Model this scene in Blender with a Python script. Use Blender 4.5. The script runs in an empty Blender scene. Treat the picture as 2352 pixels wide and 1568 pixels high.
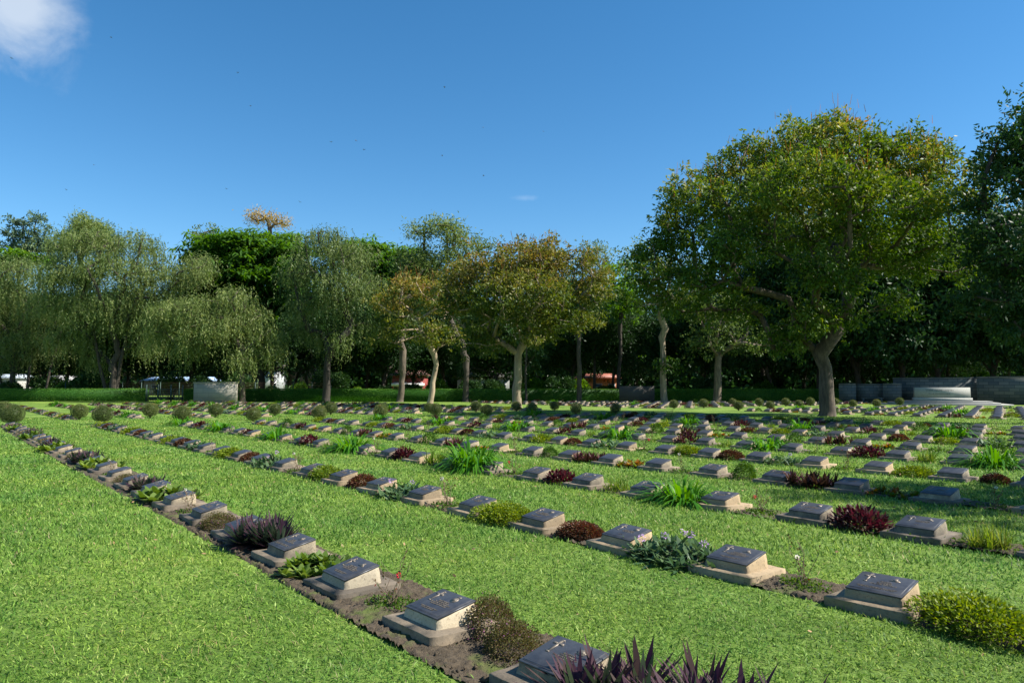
import bpy, math, numpy as np
from mathutils import Vector, Matrix
rng = np.random.default_rng(7)
sc = bpy.context.scene
COL = sc.collection
PI = math.pi
# ------------------------------------------------------------------ survey of the place (metres)
F = 1703.88; PITCH = math.radians(3.4230); ROLL = math.radians(.0403); YAW = math.radians(38.4859); K = 1.38
CAMH = 1.679
SP, U0, V0, GAP, SKEW = .876334*1.5, 1.18609947*1.5, 1.90429280*1.5, 1.95124978*1.5, .6374464*1.5
DU = np.array([-math.sin(YAW), math.cos(YAW)]); DV = np.array([math.cos(YAW), math.sin(YAW)])
ROT = YAW - PI/2
def at(x, y, Y):
    """point of the place seen at photo position x,y when it stands Y metres ahead"""
    X = x-1176; Z = y-784
    X, Z = X*math.cos(ROLL)+Z*math.sin(ROLL), -X*math.sin(ROLL)+Z*math.cos(ROLL)
    c, s = math.cos(PITCH), math.sin(PITCH)
    w = np.array([X/F, c+Z/F*s, s-Z/F*c]); w = w/w[1]*Y
    return np.array([w[0], w[1], w[2]+CAMH])
def grid(k, r, du=0, dv=0):
    p = DU*(U0+k*SP+SKEW*r-du) + DV*(V0+GAP*r+dv)     # du measured to the right along the row
    return p
# ------------------------------------------------------------------ helpers
def norm(a): return a/np.maximum(np.linalg.norm(a, axis=-1, keepdims=True), 1e-9)
def mesh_np(name, V, Q=None, T=None, rnd=None, mats=(), mi=None, smooth=False):
    me = bpy.data.meshes.new(name)
    Q = np.zeros((0, 4), int) if Q is None else np.asarray(Q); T = np.zeros((0, 3), int) if T is None else np.asarray(T)
    nq, nt = len(Q), len(T)
    me.vertices.add(len(V)); me.vertices.foreach_set('co', np.asarray(V, np.float32).ravel())
    me.loops.add(nq*4+nt*3); me.polygons.add(nq+nt)
    me.loops.foreach_set('vertex_index', np.concatenate([Q.ravel(), T.ravel()]).astype(np.int32))
    ls = np.concatenate([np.arange(nq)*4, nq*4+np.arange(nt)*3]).astype(np.int32)
    me.polygons.foreach_set('loop_start', ls)
    if mi is not None: me.polygons.foreach_set('material_index', np.asarray(mi, np.int32))
    if smooth: me.polygons.foreach_set('use_smooth', np.ones(nq+nt, bool))
    me.update(calc_edges=True)
    if rnd is not None:
        a = me.attributes.new('rnd', 'FLOAT', 'FACE'); a.data.foreach_set('value', np.asarray(rnd, np.float32))
    for m in mats: me.materials.append(m)
    return me
class MB:
    def __init__(s): s.v = []; s.q = []; s.t = []; s.r = []; s.rt = []; s.mq = []; s.mt = []; s.n = 0
    def add(s, V, Q=None, T=None, rnd=.5, mi=0):
        V = np.asarray(V, float); s.v.append(V)
        if Q is not None and len(Q):
            Q = np.asarray(Q)+s.n; s.q.append(Q); s.r.append(np.broadcast_to(rnd, len(Q)).astype(float)); s.mq.append(np.full(len(Q), mi))
        if T is not None and len(T):
            T = np.asarray(T)+s.n; s.t.append(T); s.rt.append(np.broadcast_to(rnd if np.isscalar(rnd) else .5, len(T)).astype(float)); s.mt.append(np.full(len(T), mi))
        s.n += len(V)
    def mesh(s, name, mats, smooth=False):
        c = lambda l, w: np.concatenate(l) if l else np.zeros((0, w), int)
        return mesh_np(name, np.concatenate(s.v), c(s.q, 4), c(s.t, 3), np.concatenate(s.r+s.rt), mats, np.concatenate(s.mq+s.mt), smooth)
    def box(s, c, d, mi=0, rz=0, taper=0, rnd=.5):
        x, y, z = np.array(d)/2
        V = np.array([[a*x*(1-taper*(e > 0)), b*y*(1-taper*(e > 0)), e*z] for e in (-1, 1) for a, b in ((-1, -1), (1, -1), (1, 1), (-1, 1))])
        if rz: co, si = math.cos(rz), math.sin(rz); V = V @ np.array([[co, si, 0], [-si, co, 0], [0, 0, 1]])
        s.add(V+np.array(c), [[3, 2, 1, 0], [4, 5, 6, 7], [0, 1, 5, 4], [1, 2, 6, 5], [2, 3, 7, 6], [3, 0, 4, 7]], mi=mi, rnd=rnd)
    def tube(s, P, R, n=6, mi=0, rnd=.5, cap=True):
        P = np.asarray(P, float); R = np.broadcast_to(R, len(P)).astype(float)
        Tn = norm(np.gradient(P, axis=0)); ref = np.array([.3, .9, .1]) if abs(Tn[0][2]) > .5 else np.array([0, 0, 1.])
        A = norm(np.cross(Tn, ref)); B = np.cross(Tn, A)
        th = np.arange(n)/n*2*PI
        V = P[:, None]+R[:, None, None]*(A[:, None]*np.cos(th)[None, :, None]+B[:, None]*np.sin(th)[None, :, None])
        i = np.arange(len(P)-1)[:, None]*n; j = np.arange(n)[None]; j2 = (j+1) % n
        Q = np.stack([i+j, i+j2, i+n+j2, i+n+j], -1).reshape(-1, 4)
        s.add(V.reshape(-1, 3), Q, mi=mi, rnd=rnd)
    def strips(s, P, D, S, L, W, droop, prof, rnd, mi=0):
        """many bent leaves: P base, D direction, S side, droop = sag at tip, prof = width profile"""
        n = len(P); m = len(prof); t = np.linspace(0, 1, m)
        L = np.broadcast_to(L, n); W = np.broadcast_to(W, n); droop = np.broadcast_to(droop, n)
        C = P[:, None]+D[:, None]*(L[:, None]*t)[..., None]
        C[..., 2] -= (droop*L)[:, None]*t**2
        w = (W[:, None]*np.array(prof)[None])[..., None]*S[:, None]/2
        V = np.stack([C-w, C+w], 2).reshape(-1, 3)
        b = (np.arange(n)*2*m)[:, None]+2*np.arange(m-1)[None]
        Q = np.stack([b, b+1, b+3, b+2], -1).reshape(-1, 4)
        s.add(V, Q, rnd=np.repeat(np.broadcast_to(rnd, n), m-1), mi=mi)
    def leaves(s, P, D, S, L, W, rnd, mi=0):
        n = len(P); L = np.broadcast_to(L, n)[:, None]; W = np.broadcast_to(W, n)[:, None]
        M = P+D*L*.45
        V = np.stack([P, M+S*W/2, P+D*L, M-S*W/2], 1).reshape(-1, 3)
        s.add(V, np.arange(4*n).reshape(-1, 4), rnd=rnd, mi=mi)
def rdir(n, g=rng): return norm(g.normal(size=(n, 3)))
def side(D, g=rng): return norm(np.cross(D, rdir(len(D), g)))
def tag(o, label=None, cat=None, group=None, kind=None):
    if label: o['label'] = label
    if cat: o['category'] = cat
    if group: o['group'] = group
    if kind: o['kind'] = kind
    return o
def obj(name, me, parent=None, loc=(0, 0, 0), rz=0, scale=1):
    o = bpy.data.objects.new(name, me); COL.objects.link(o)
    o.location = loc; o.rotation_euler = (0, 0, rz)
    if not np.isscalar(scale) or scale != 1: o.scale = scale if not np.isscalar(scale) else (scale,)*3
    if parent: o.parent = parent
    return o
def copy_tree(o, parent=None):
    c = o.copy(); COL.objects.link(c)
    if parent: c.parent = parent
    for ch in o.children: copy_tree(ch, c)
    return c
ORD = ['first', 'second', 'third', 'fourth', 'fifth', 'sixth', 'seventh', 'eighth', 'ninth', 'tenth', 'eleventh', 'twelfth', 'thirteenth', 'fourteenth', 'fifteenth', 'sixteenth', 'seventeenth', 'eighteenth', 'nineteenth', 'twentieth', 'twenty-first', 'twenty-second', 'twenty-third', 'twenty-fourth', 'twenty-fifth', 'twenty-sixth', 'twenty-seventh', 'twenty-eighth', 'twenty-ninth', 'thirtieth', 'thirty-first', 'thirty-second', 'thirty-third', 'thirty-fourth', 'thirty-fifth', 'thirty-sixth', 'thirty-seventh', 'thirty-eighth', 'thirty-ninth', 'fortieth']
# ------------------------------------------------------------------ materials
def mat(name):
    m = bpy.data.materials.new(name); m.use_nodes = True; nt = m.node_tree; nt.nodes.clear()
    out = nt.nodes.new('ShaderNodeOutputMaterial'); b = nt.nodes.new('ShaderNodeBsdfPrincipled')
    nt.links.new(b.outputs[0], out.inputs[0]); return m, nt, b, out
def node(nt, t, **k):
    n = nt.nodes.new('ShaderNode'+t)
    for a, v in k.items(): setattr(n, a, v)
    return n
def ramp(nt, cols, pos=None, interp='LINEAR'):
    r = node(nt, 'ValToRGB'); e = r.color_ramp.elements; r.color_ramp.interpolation = interp
    pos = pos or [i/(max(1, len(cols)-1)) for i in range(len(cols))]
    while len(e) < len(cols): e.new(.5)
    for el, p, c in zip(e, pos, cols): el.position = p; el.color = (*c, 1)
    return r
def noise(nt, scale, detail=4, coord='Object', rough=.55):
    tc = node(nt, 'TexCoord'); n = node(nt, 'TexNoise'); n.inputs['Scale'].default_value = scale; n.inputs['Detail'].default_value = detail; n.inputs['Roughness'].default_value = rough
    nt.links.new(tc.outputs[coord], n.inputs['Vector']); return n
def mix(nt, a, b, f, mode='MIX'):
    m = node(nt, 'Mix', data_type='RGBA', blend_type=mode)
    for sock, v in ((0, f), (6, a), (7, b)):
        if hasattr(v, 'links'): nt.links.new(v, m.inputs[sock])
        else: m.inputs[sock].default_value = v if sock == 0 else (*v, 1)
    return m.outputs[2]
def bump(nt, b, h, strength=.3, dist=.02):
    n = node(nt, 'Bump'); n.inputs['Strength'].default_value = strength; n.inputs['Distance'].default_value = dist
    nt.links.new(h, n.inputs['Height']); nt.links.new(n.outputs[0], b.inputs['Normal'])
def leafmat(name, cols, trans=.35, rough=.5, back=None, var=None, spec=.2, pos=None):
    rough = max(rough, .5)
    m, nt, b, out = mat(name)
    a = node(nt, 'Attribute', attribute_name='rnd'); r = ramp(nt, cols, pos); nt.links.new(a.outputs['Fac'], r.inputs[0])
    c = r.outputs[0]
    if var:
        n = noise(nt, var[0], 3); c2 = mix(nt, c, var[1], .5, 'MULTIPLY'); rr = ramp(nt, [(0, 0, 0), (1, 1, 1)], [.4, .65]); nt.links.new(n.outputs[0], rr.inputs[0]); c = mix(nt, c, c2, rr.outputs[0])
    if back:
        g = node(nt, 'NewGeometry'); r2 = ramp(nt, back); nt.links.new(a.outputs['Fac'], r2.inputs[0]); c = mix(nt, c, r2.outputs[0], g.outputs['Backfacing'])
    nt.links.new(c, b.inputs['Base Color']); b.inputs['Roughness'].default_value = rough; b.inputs['Specular IOR Level'].default_value = spec
    oi = node(nt, 'ObjectInfo'); orr = ramp(nt, [(.80, .84, .80), (1.16, 1.10, 1.0)]); nt.links.new(oi.outputs['Random'], orr.inputs[0]); c = mix(nt, c, orr.outputs[0], 1., 'MULTIPLY'); nt.links.new(c, b.inputs['Base Color'])
    t = node(nt, 'BsdfTranslucent')
    hs = node(nt, 'HueSaturation'); hs.inputs['Hue'].default_value = .485; hs.inputs['Saturation'].default_value = 1.15; hs.inputs['Value'].default_value = 1.5
    nt.links.new(c, hs.inputs['Color']); nt.links.new(hs.outputs[0], t.inputs[0])
    ms = node(nt, 'MixShader'); ms.inputs[0].default_value = trans
    nt.links.new(b.outputs[0], ms.inputs[1]); nt.links.new(t.outputs[0], ms.inputs[2]); nt.links.new(ms.outputs[0], out.inputs[0])
    return m
def stonemat(name, c1, c2, c3, scale=6, rough=.85, bs=.4, brick=None):
    m, nt, b, out = mat(name)
    n1 = noise(nt, scale, 6); n2 = noise(nt, scale*9, 5, rough=.7)
    r = ramp(nt, [c1, c2], [.38, .62]); nt.links.new(n1.outputs[0], r.inputs[0])
    r2 = ramp(nt, [(0, 0, 0), (1, 1, 1)], [.52, .72]); nt.links.new(n2.outputs[0], r2.inputs[0])
    c = mix(nt, r.outputs[0], c3, r2.outputs[0])
    oi = node(nt, 'ObjectInfo'); rr = ramp(nt, [(.62, .62, .62), (1.15, 1.12, 1.05)]); nt.links.new(oi.outputs['Random'], rr.inputs[0]); c = mix(nt, c, rr.outputs[0], 1., 'MULTIPLY')
    if brick:
        tc = node(nt, 'TexCoord'); bt = node(nt, 'TexBrick'); mp = node(nt, 'Mapping'); mp.inputs['Rotation'].default_value = brick.get('rot', (PI/2, 0, 0))
        nt.links.new(tc.outputs['Object'], mp.inputs[0]); nt.links.new(mp.outputs[0], bt.inputs['Vector'])
        bt.inputs['Scale'].default_value = 1; bt.inputs['Brick Width'].default_value = brick['w']; bt.inputs['Row Height'].default_value = brick['h']; bt.inputs['Mortar Size'].default_value = brick.get('m', .012)
        bt.inputs['Color1'].default_value = (*brick['a'], 1); bt.inputs['Color2'].default_value = (*brick['b'], 1); bt.inputs['Mortar'].default_value = (*brick['c'], 1)
        c = mix(nt, bt.outputs[0], c, brick.get('mix', .35))
    nt.links.new(c, b.inputs['Base Color']); b.inputs['Roughness'].default_value = rough
    bump(nt, b, n2.outputs[0], bs, .01)
    return m
def plain(name, c, rough=.6, metal=0, var=.15, scale=8):
    m, nt, b, out = mat(name); n = noise(nt, scale, 4)
    r = ramp(nt, [tuple(x*(1-var) for x in c), tuple(min(1, x*(1+var)) for x in c)], [.35, .65]); nt.links.new(n.outputs[0], r.inputs[0])
    nt.links.new(r.outputs[0], b.inputs['Base Color']); b.inputs['Roughness'].default_value = rough; b.inputs['Metallic'].default_value = metal
    return m
# lawn sheet
M_LAWN, nt, b, out = mat('lawn_turf')
n1 = noise(nt, .35, 5); n2 = noise(nt, 14, 6, rough=.8); n3 = noise(nt, 2.2, 3)
r1 = ramp(nt, [(.10, .18, .028), (.19, .29, .055)], [.38, .62]); nt.links.new(n1.outputs[0], r1.inputs[0])
r2 = ramp(nt, [(.45, .5, .4), (1.35, 1.3, 1.2)], [.3, .7]); nt.links.new(n2.outputs[0], r2.inputs[0])
c = mix(nt, r1.outputs[0], r2.outputs[0], 1., 'MULTIPLY')
r3 = ramp(nt, [(.8, .82, .8), (1.15, 1.1, 1.1)], [.35, .65]); nt.links.new(n3.outputs[0], r3.inputs[0])
c = mix(nt, c, r3.outputs[0], 1., 'MULTIPLY'); nt.links.new(c, b.inputs['Base Color']); b.inputs['Roughness'].default_value = .75; b.inputs['Specular IOR Level'].default_value = .2
bump(nt, b, n2.outputs[0], .8, .04)
# grass blades: colour from a patchy noise over the lawn plus per-blade variation
M_GRASS, nt, b, out = mat('grass_blades')
a = node(nt, 'Attribute', attribute_name='rnd')
r = ramp(nt, [(.018, .060, .008), (.075, .175, .022), (.20, .33, .055), (.36, .45, .15), (.34, .29, .15)], [0, .35, .68, .93, 1]); nt.links.new(a.outputs['Fac'], r.inputs[0])
n1 = noise(nt, .5, 5); r1 = ramp(nt, [(.72, .86, .9), (1.3, 1.1, .95)], [.34, .66]); nt.links.new(n1.outputs[0], r1.inputs[0])
c = mix(nt, r.outputs[0], r1.outputs[0], 1., 'MULTIPLY')
nt.links.new(c, b.inputs['Base Color']); b.inputs['Roughness'].default_value = .55; b.inputs['Specular IOR Level'].default_value = .18
t = node(nt, 'BsdfTranslucent'); hs = node(nt, 'HueSaturation'); hs.inputs['Hue'].default_value = .49; hs.inputs['Value'].default_value = 1.5; nt.links.new(c, hs.inputs['Color']); nt.links.new(hs.outputs[0], t.inputs[0])
ms = node(nt, 'MixShader'); ms.inputs[0].default_value = .35; nt.links.new(b.outputs[0], ms.inputs[1]); nt.links.new(t.outputs[0], ms.inputs[2]); nt.links.new(ms.outputs[0], out.inputs[0])
# soil
M_SOIL, nt, b, out = mat('garden_soil')
n1 = noise(nt, 3.5, 5); n2 = noise(nt, 45, 6, rough=.75)
r = ramp(nt, [(.032, .023, .014), (.115, .085, .05)], [.3, .7]); nt.links.new(n2.outputs[0], r.inputs[0])
rm = ramp(nt, [(0, 0, 0), (1, 1, 1)], [.53, .66]); nt.links.new(n1.outputs[0], rm.inputs[0])
c = mix(nt, r.outputs[0], (.085, .11, .02), rm.outputs[0]); nt.links.new(c, b.inputs['Base Color']); b.inputs['Roughness'].default_value = .95
bump(nt, b, n2.outputs[0], .9, .02)
M_PALE = stonemat('buff_pedestal_stone', (.37, .275, .16), (.29, .215, .13), (.15, .11, .068), 5)
M_GREY = stonemat('weathered_pedestal_stone', (.33, .27, .185), (.17, .14, .10), (.08, .067, .05), 7)
M_LIME = stonemat('flaking_limewash_stone', (.50, .42, .30), (.40, .34, .24), (.20, .16, .11), 5)
M_SLAB = stonemat('weathered_slab_stone', (.23, .18, .125), (.135, .108, .078), (.065, .055, .04), 5)
M_SLABB = stonemat('buff_slab_stone', (.33, .245, .15), (.26, .195, .12), (.12, .09, .055), 4)
M_BRONZE, nt, b, out = mat('dark_bronze')
n1 = noise(nt, 9, 6, rough=.7); r = ramp(nt, [(.040, .042, .050), (.085, .085, .088)], [.35, .7]); nt.links.new(n1.outputs[0], r.inputs[0])
nt.links.new(r.outputs[0], b.inputs['Base Color']); b.inputs['Metallic'].default_value = .25; b.inputs['Roughness'].default_value = .42; b.inputs['Specular IOR Level'].default_value = .6
n2 = noise(nt, 120, 3); bump(nt, b, n2.outputs[0], .12, .002)
M_LETTER = plain('worn_bronze_relief', (.20, .165, .125), .45, .4)
M_BARK = stonemat('tree_bark', (.16, .125, .09), (.07, .055, .042), (.035, .028, .022), 1.6, .95, 1.)
M_BARKP = stonemat('pale_tree_bark', (.40, .32, .22), (.24, .185, .13), (.11, .085, .06), 1.5, .95, 1.)
M_BARKD = stonemat('dark_tree_bark', (.075, .06, .045), (.04, .033, .027), (.02, .017, .014), 1.6, .95, 1.)
for m_ in (M_BARK, M_BARKP, M_BARKD):       # long vertical furrows
    for n_ in m_.node_tree.nodes:
        if n_.bl_idname == 'ShaderNodeTexNoise':
            mp = m_.node_tree.nodes.new('ShaderNodeMapping'); mp.inputs['Scale'].default_value = (4, 4, .8)
            l = n_.inputs['Vector'].links[0]; src = l.from_socket; m_.node_tree.links.new(src, mp.inputs[0]); m_.node_tree.links.new(mp.outputs[0], n_.inputs['Vector'])
M_TWIG = plain('dry_twig', (.16, .11, .07), .9)
L = {
 'mast': leafmat('mast_leaf', [(.02, .05, .008), (.05, .11, .014), (.13, .18, .03), (.27, .25, .06), (.30, .16, .045)], .35, .4, pos=[0, .4, .72, .93, 1]),
 'mast2': leafmat('bronze_tipped_leaf', [(.03, .06, .010), (.08, .12, .018), (.18, .185, .035), (.28, .21, .055), (.32, .15, .05)], .35, .4, pos=[0, .35, .62, .86, 1]),
 'olive': leafmat('olive_leaf', [(.05, .085, .022), (.11, .165, .045), (.20, .25, .08)], .35, .5),
 'weep': leafmat('weeping_leaf', [(.05, .085, .022), (.10, .155, .045), (.18, .23, .08), (.27, .31, .12)], .38, .5),
 'fern': leafmat('feathery_leaf', [(.03, .085, .014), (.065, .155, .022), (.115, .22, .04)], .5, .6),
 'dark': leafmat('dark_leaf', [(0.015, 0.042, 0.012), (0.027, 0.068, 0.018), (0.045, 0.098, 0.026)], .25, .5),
 'yellow': leafmat('yellowing_leaf', [(0.182, 0.195, 0.039), (0.325, 0.247, 0.065), (0.455, 0.325, 0.091)], .4, .5),
 'bright': leafmat('bright_leaf', [(0.045, 0.120, 0.015), (0.105, 0.225, 0.022), (0.210, 0.330, 0.038)], .45, .5),
 'pine': leafmat('conifer_leaf', [(0.045, 0.090, 0.053), (0.075, 0.128, 0.075), (0.112, 0.165, 0.098)], .2, .6),
 'hedge': leafmat('hedge_leaf', [(.035, .12, .018), (.09, .22, .03), (.19, .34, .06)], .25, .45),
 'ball': leafmat('ball_leaf', [(.06, .085, .025), (.115, .15, .045), (.175, .20, .075), (.20, .13, .06)], .25, .5, pos=[0, .5, .9, 1]),
 'rh': leafmat('purple_backed_leaf', [(.03, .045, .028), (.06, .085, .05), (.09, .12, .075)], .2, .6, spec=.2, back=[(.034, .014, .030), (.055, .020, .036), (.045, .030, .025)]),
 'rr': leafmat('dark_red_leaf', [(.03, .026, .018), (.055, .03, .02), (.10, .06, .035)], .25, .4, back=[(.05, .012, .02), (.09, .02, .02), (.06, .012, .02)]),
 'bg': leafmat('broad_green_leaf', [(.06, .11, .02), (.12, .19, .035), (.20, .27, .06), (.22, .14, .05)], .35, .55, spec=.2, pos=[0, .5, .92, 1]),
 'or': leafmat('orange_green_leaf', [(.05, .11, .015), (.10, .15, .02), (.22, .12, .02), (.28, .09, .02)], .35, .4),
 'cu': leafmat('fine_brown_leaf', [(.05, .06, .015), (.09, .09, .025), (.14, .12, .04), (.13, .07, .04)], .3, .5),
 'pink': leafmat('tiny_pink_flower', [(.35, .10, .28), (.5, .2, .42)], .3, .6),
 'ye': leafmat('lime_leaf', [(.06, .11, .010), (.13, .20, .016), (.24, .29, .03)], .35, .45),
 'dg': leafmat('glossy_dark_leaf', [(.02, .06, .01), (.045, .11, .014), (.09, .17, .02)], .3, .35),
 're': leafmat('russet_leaf', [(.04, .022, .012), (.09, .035, .022), (.13, .06, .03), (.08, .09, .02)], .3, .45, pos=[0, .45, .85, 1]),
 'gn': leafmat('sage_leaf', [(.03, .07, .03), (.055, .11, .045), (.10, .16, .07)], .25, .4),
 'lil': leafmat('lilac_petal', [(.45, .28, .6), (.6, .4, .7)], .35, .6),
 'da': leafmat('daylily_leaf', [(.03, .12, .008), (.055, .19, .012), (.10, .25, .02)], .4, .35),
 'ta': leafmat('pale_tuft_leaf', [(.07, .14, .018), (.13, .21, .03), (.25, .27, .07)], .4, .4),
 'ma': leafmat('maroon_leaf', [(.03, .008, .010), (.06, .012, .016), (.085, .02, .022), (.08, .07, .03)], .3, .4, pos=[0, .5, .9, 1]),
 'gc': leafmat('creeping_leaf', [(.03, .08, .01), (.06, .13, .015), (.11, .18, .03)], .35, .45),
 'rose': leafmat('rose_leaf', [(.05, .06, .02), (.08, .09, .03), (.12, .03, .02)], .3, .45),
 'redf': leafmat('red_petal', [(.5, .01, .03), (.6, .03, .06)], .2, .5),
 'white': leafmat('white_petal', [(.7, .68, .6), (.8, .78, .72)], .3, .5),
}
# ------------------------------------------------------------------ world, sun, camera
SUN_DIR = Vector((.99, -.12, math.tan(math.radians(44)))).normalized()
w = bpy.data.worlds.new('World'); sc.world = w; w.use_nodes = True; nt = w.node_tree; nt.nodes.clear()
sky = node(nt, 'TexSky', sky_type='NISHITA', sun_disc=False); sky.sun_elevation = math.radians(44); sky.sun_rotation = math.atan2(.99, -.12)
sky.air_density = 1.0; sky.dust_density = .25; sky.ozone_density = 3.2; sky.altitude = 800
bg = node(nt, 'Background'); bg.inputs[1].default_value = .082; wo = node(nt, 'OutputWorld')
tc = node(nt, 'TexCoord')
hs = node(nt, 'HueSaturation'); hs.inputs['Saturation'].default_value = 1.27; hs.inputs['Hue'].default_value = .494; nt.links.new(sky.outputs[0], hs.inputs['Color'])
def cloud_patch(d, r0, r1, stretch, nscale, thr):
    """procedural cloud around a direction of the sky"""
    d = Vector(d).normalized()
    sub = node(nt, 'VectorMath', operation='SUBTRACT'); sub.inputs[1].default_value = d; nt.links.new(tc.outputs['Generated'], sub.inputs[0])
    mp = node(nt, 'Mapping'); mp.inputs['Rotation'].default_value = stretch[1]; mp.inputs['Scale'].default_value = stretch[0]; nt.links.new(sub.outputs[0], mp.inputs[0])
    ln = node(nt, 'VectorMath', operation='LENGTH'); nt.links.new(mp.outputs[0], ln.inputs[0])
    no = node(nt, 'TexNoise'); no.inputs['Scale'].default_value = nscale; no.inputs['Detail'].default_value = 7; no.inputs['Roughness'].default_value = .55; no.inputs['Distortion'].default_value = .35; nt.links.new(tc.outputs['Generated'], no.inputs['Vector'])
    mr = node(nt, 'MapRange'); mr.inputs['From Min'].default_value = r1; mr.inputs['From Max'].default_value = r0; nt.links.new(ln.outputs['Value'], mr.inputs['Value'])
    ad = node(nt, 'Math', operation='ADD'); nt.links.new(mr.outputs[0], ad.inputs[0]); nt.links.new(no.outputs[0], ad.inputs[1])
    m2 = node(nt, 'MapRange', interpolation_type='SMOOTHSTEP'); m2.inputs['From Min'].default_value = thr[0]; m2.inputs['From Max'].default_value = thr[1]; m2.inputs['To Max'].default_value = thr[2]; nt.links.new(ad.outputs[0], m2.inputs['Value'])
    return m2.outputs[0]
def ground(x, y):
    a = at(x, y, 10.); t = CAMH/(CAMH-a[2]); return np.array([a[0]*t, a[1]*t])
def dirof(x, y): p = at(x, y, 100); p[2] -= CAMH; return p
col = hs.outputs[0]
f1 = cloud_patch(dirof(30, 10), .0, .105, ((1, 1, 1), (0, 0, 0)), 14, (.78, 1.3, .72))
f2 = cloud_patch(dirof(1205, 455), .0, .045, ((1, 1, 5), (0, 0, 0)), 30, (1.0, 1.6, .12))
f3 = cloud_patch(dirof(1845, 572), .0, .06, ((1, 1, 1.6), (0, 0, 0)), 12, (.8, 1.2, .95))
col = mix(nt, col, (4.6, 5.1, 5.7), f1); col = mix(nt, col, (5.5, 6.2, 7), f2); col = mix(nt, col, (7, 7.3, 7.6), f3)
nt.links.new(col, bg.inputs[0]); nt.links.new(bg.outputs[0], wo.inputs[0])
sl = bpy.data.lights.new('sun', 'SUN'); sl.energy = 5.0; sl.angle = math.radians(.53); sl.color = (1, .955, .87)
so = bpy.data.objects.new('sun', sl); COL.objects.link(so); so.rotation_euler = SUN_DIR.to_track_quat('Z', 'Y').to_euler()
cam = bpy.data.cameras.new('camera'); co = bpy.data.objects.new('camera', cam); COL.objects.link(co); sc.camera = co
cam.sensor_width = 36; cam.lens = F/2352*36; cam.clip_end = 2000; cam.clip_start = .05
co.matrix_world = Matrix.Translation((0, 0, CAMH)) @ Matrix.Rotation(PI/2+PITCH, 4, 'X') @ Matrix.Rotation(ROLL, 4, 'Z')
vs = sc.view_settings; vs.view_transform = 'Standard'; vs.look = 'None'; vs.exposure = 1.08; vs.gamma = 1
# ------------------------------------------------------------------ ground
tag(obj('lawn', mesh_np('lawn', [[-400, -60, 0], [400, -60, 0], [400, 900, 0], [-400, 900, 0]], [[0, 1, 2, 3]], mats=[M_LAWN])), kind='structure')
def fbm2(nx, ny, g, beta=1.8):
    fx = np.fft.fftfreq(nx)[:, None]; fy = np.fft.fftfreq(ny)[None]; f = np.sqrt(fx**2+fy**2); f[0, 0] = 1
    s = np.fft.ifft2(np.fft.fft2(g.normal(size=(nx, ny)))/f**(beta/2)).real; s -= s.mean(); return s/s.std()
BEDS = {0: (-.40, .48, -.5, 25.5), 1: (-.27, .33, -2.5, 24), 2: (-.25, .33, -2.5, 12), 3: (-.20, .30, -2.5, 8)}
for r, (v0, v1, k0, k1) in BEDS.items():
    kk = 7 if r < 2 else 5
    for (ka, kb, res) in ((k0, kk, .017), (kk, k1, .05)):
        nu = max(4, int((kb-ka)*SP/res)); nv = int((v1-v0)/res)
        uu = np.linspace(ka, kb, nu); vv = np.linspace(v0, v1, nv)
        A, B = np.meshgrid(uu, vv, indexing='ij')
        h = .016+.011*fbm2(nu, nv, rng, 1.7)+.005*rng.normal(size=(nu, nv))
        e = np.minimum((B-v0), (v1-B)); wob = .03*fbm2(nu, nv, rng, 3.0)
        h = np.clip(h, .004, .038); h = np.where(e+wob < .02, -.01, h)
        P = DU*(U0+SKEW*r+A[..., None]*SP)+DV*(V0+GAP*r+B[..., None])
        V = np.concatenate([P, h[..., None]], -1).reshape(-1, 3)
        i = np.arange(nu-1)[:, None]*nv; j = np.arange(nv-1)[None]
        Q = np.stack([i+j, i+j+1, i+nv+j+1, i+nv+j], -1).reshape(-1, 4)[:, ::-1]
        tag(obj('soil_bed', mesh_np('soil_bed', V, Q, mats=[M_SOIL], smooth=True)), kind='structure')
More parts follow.
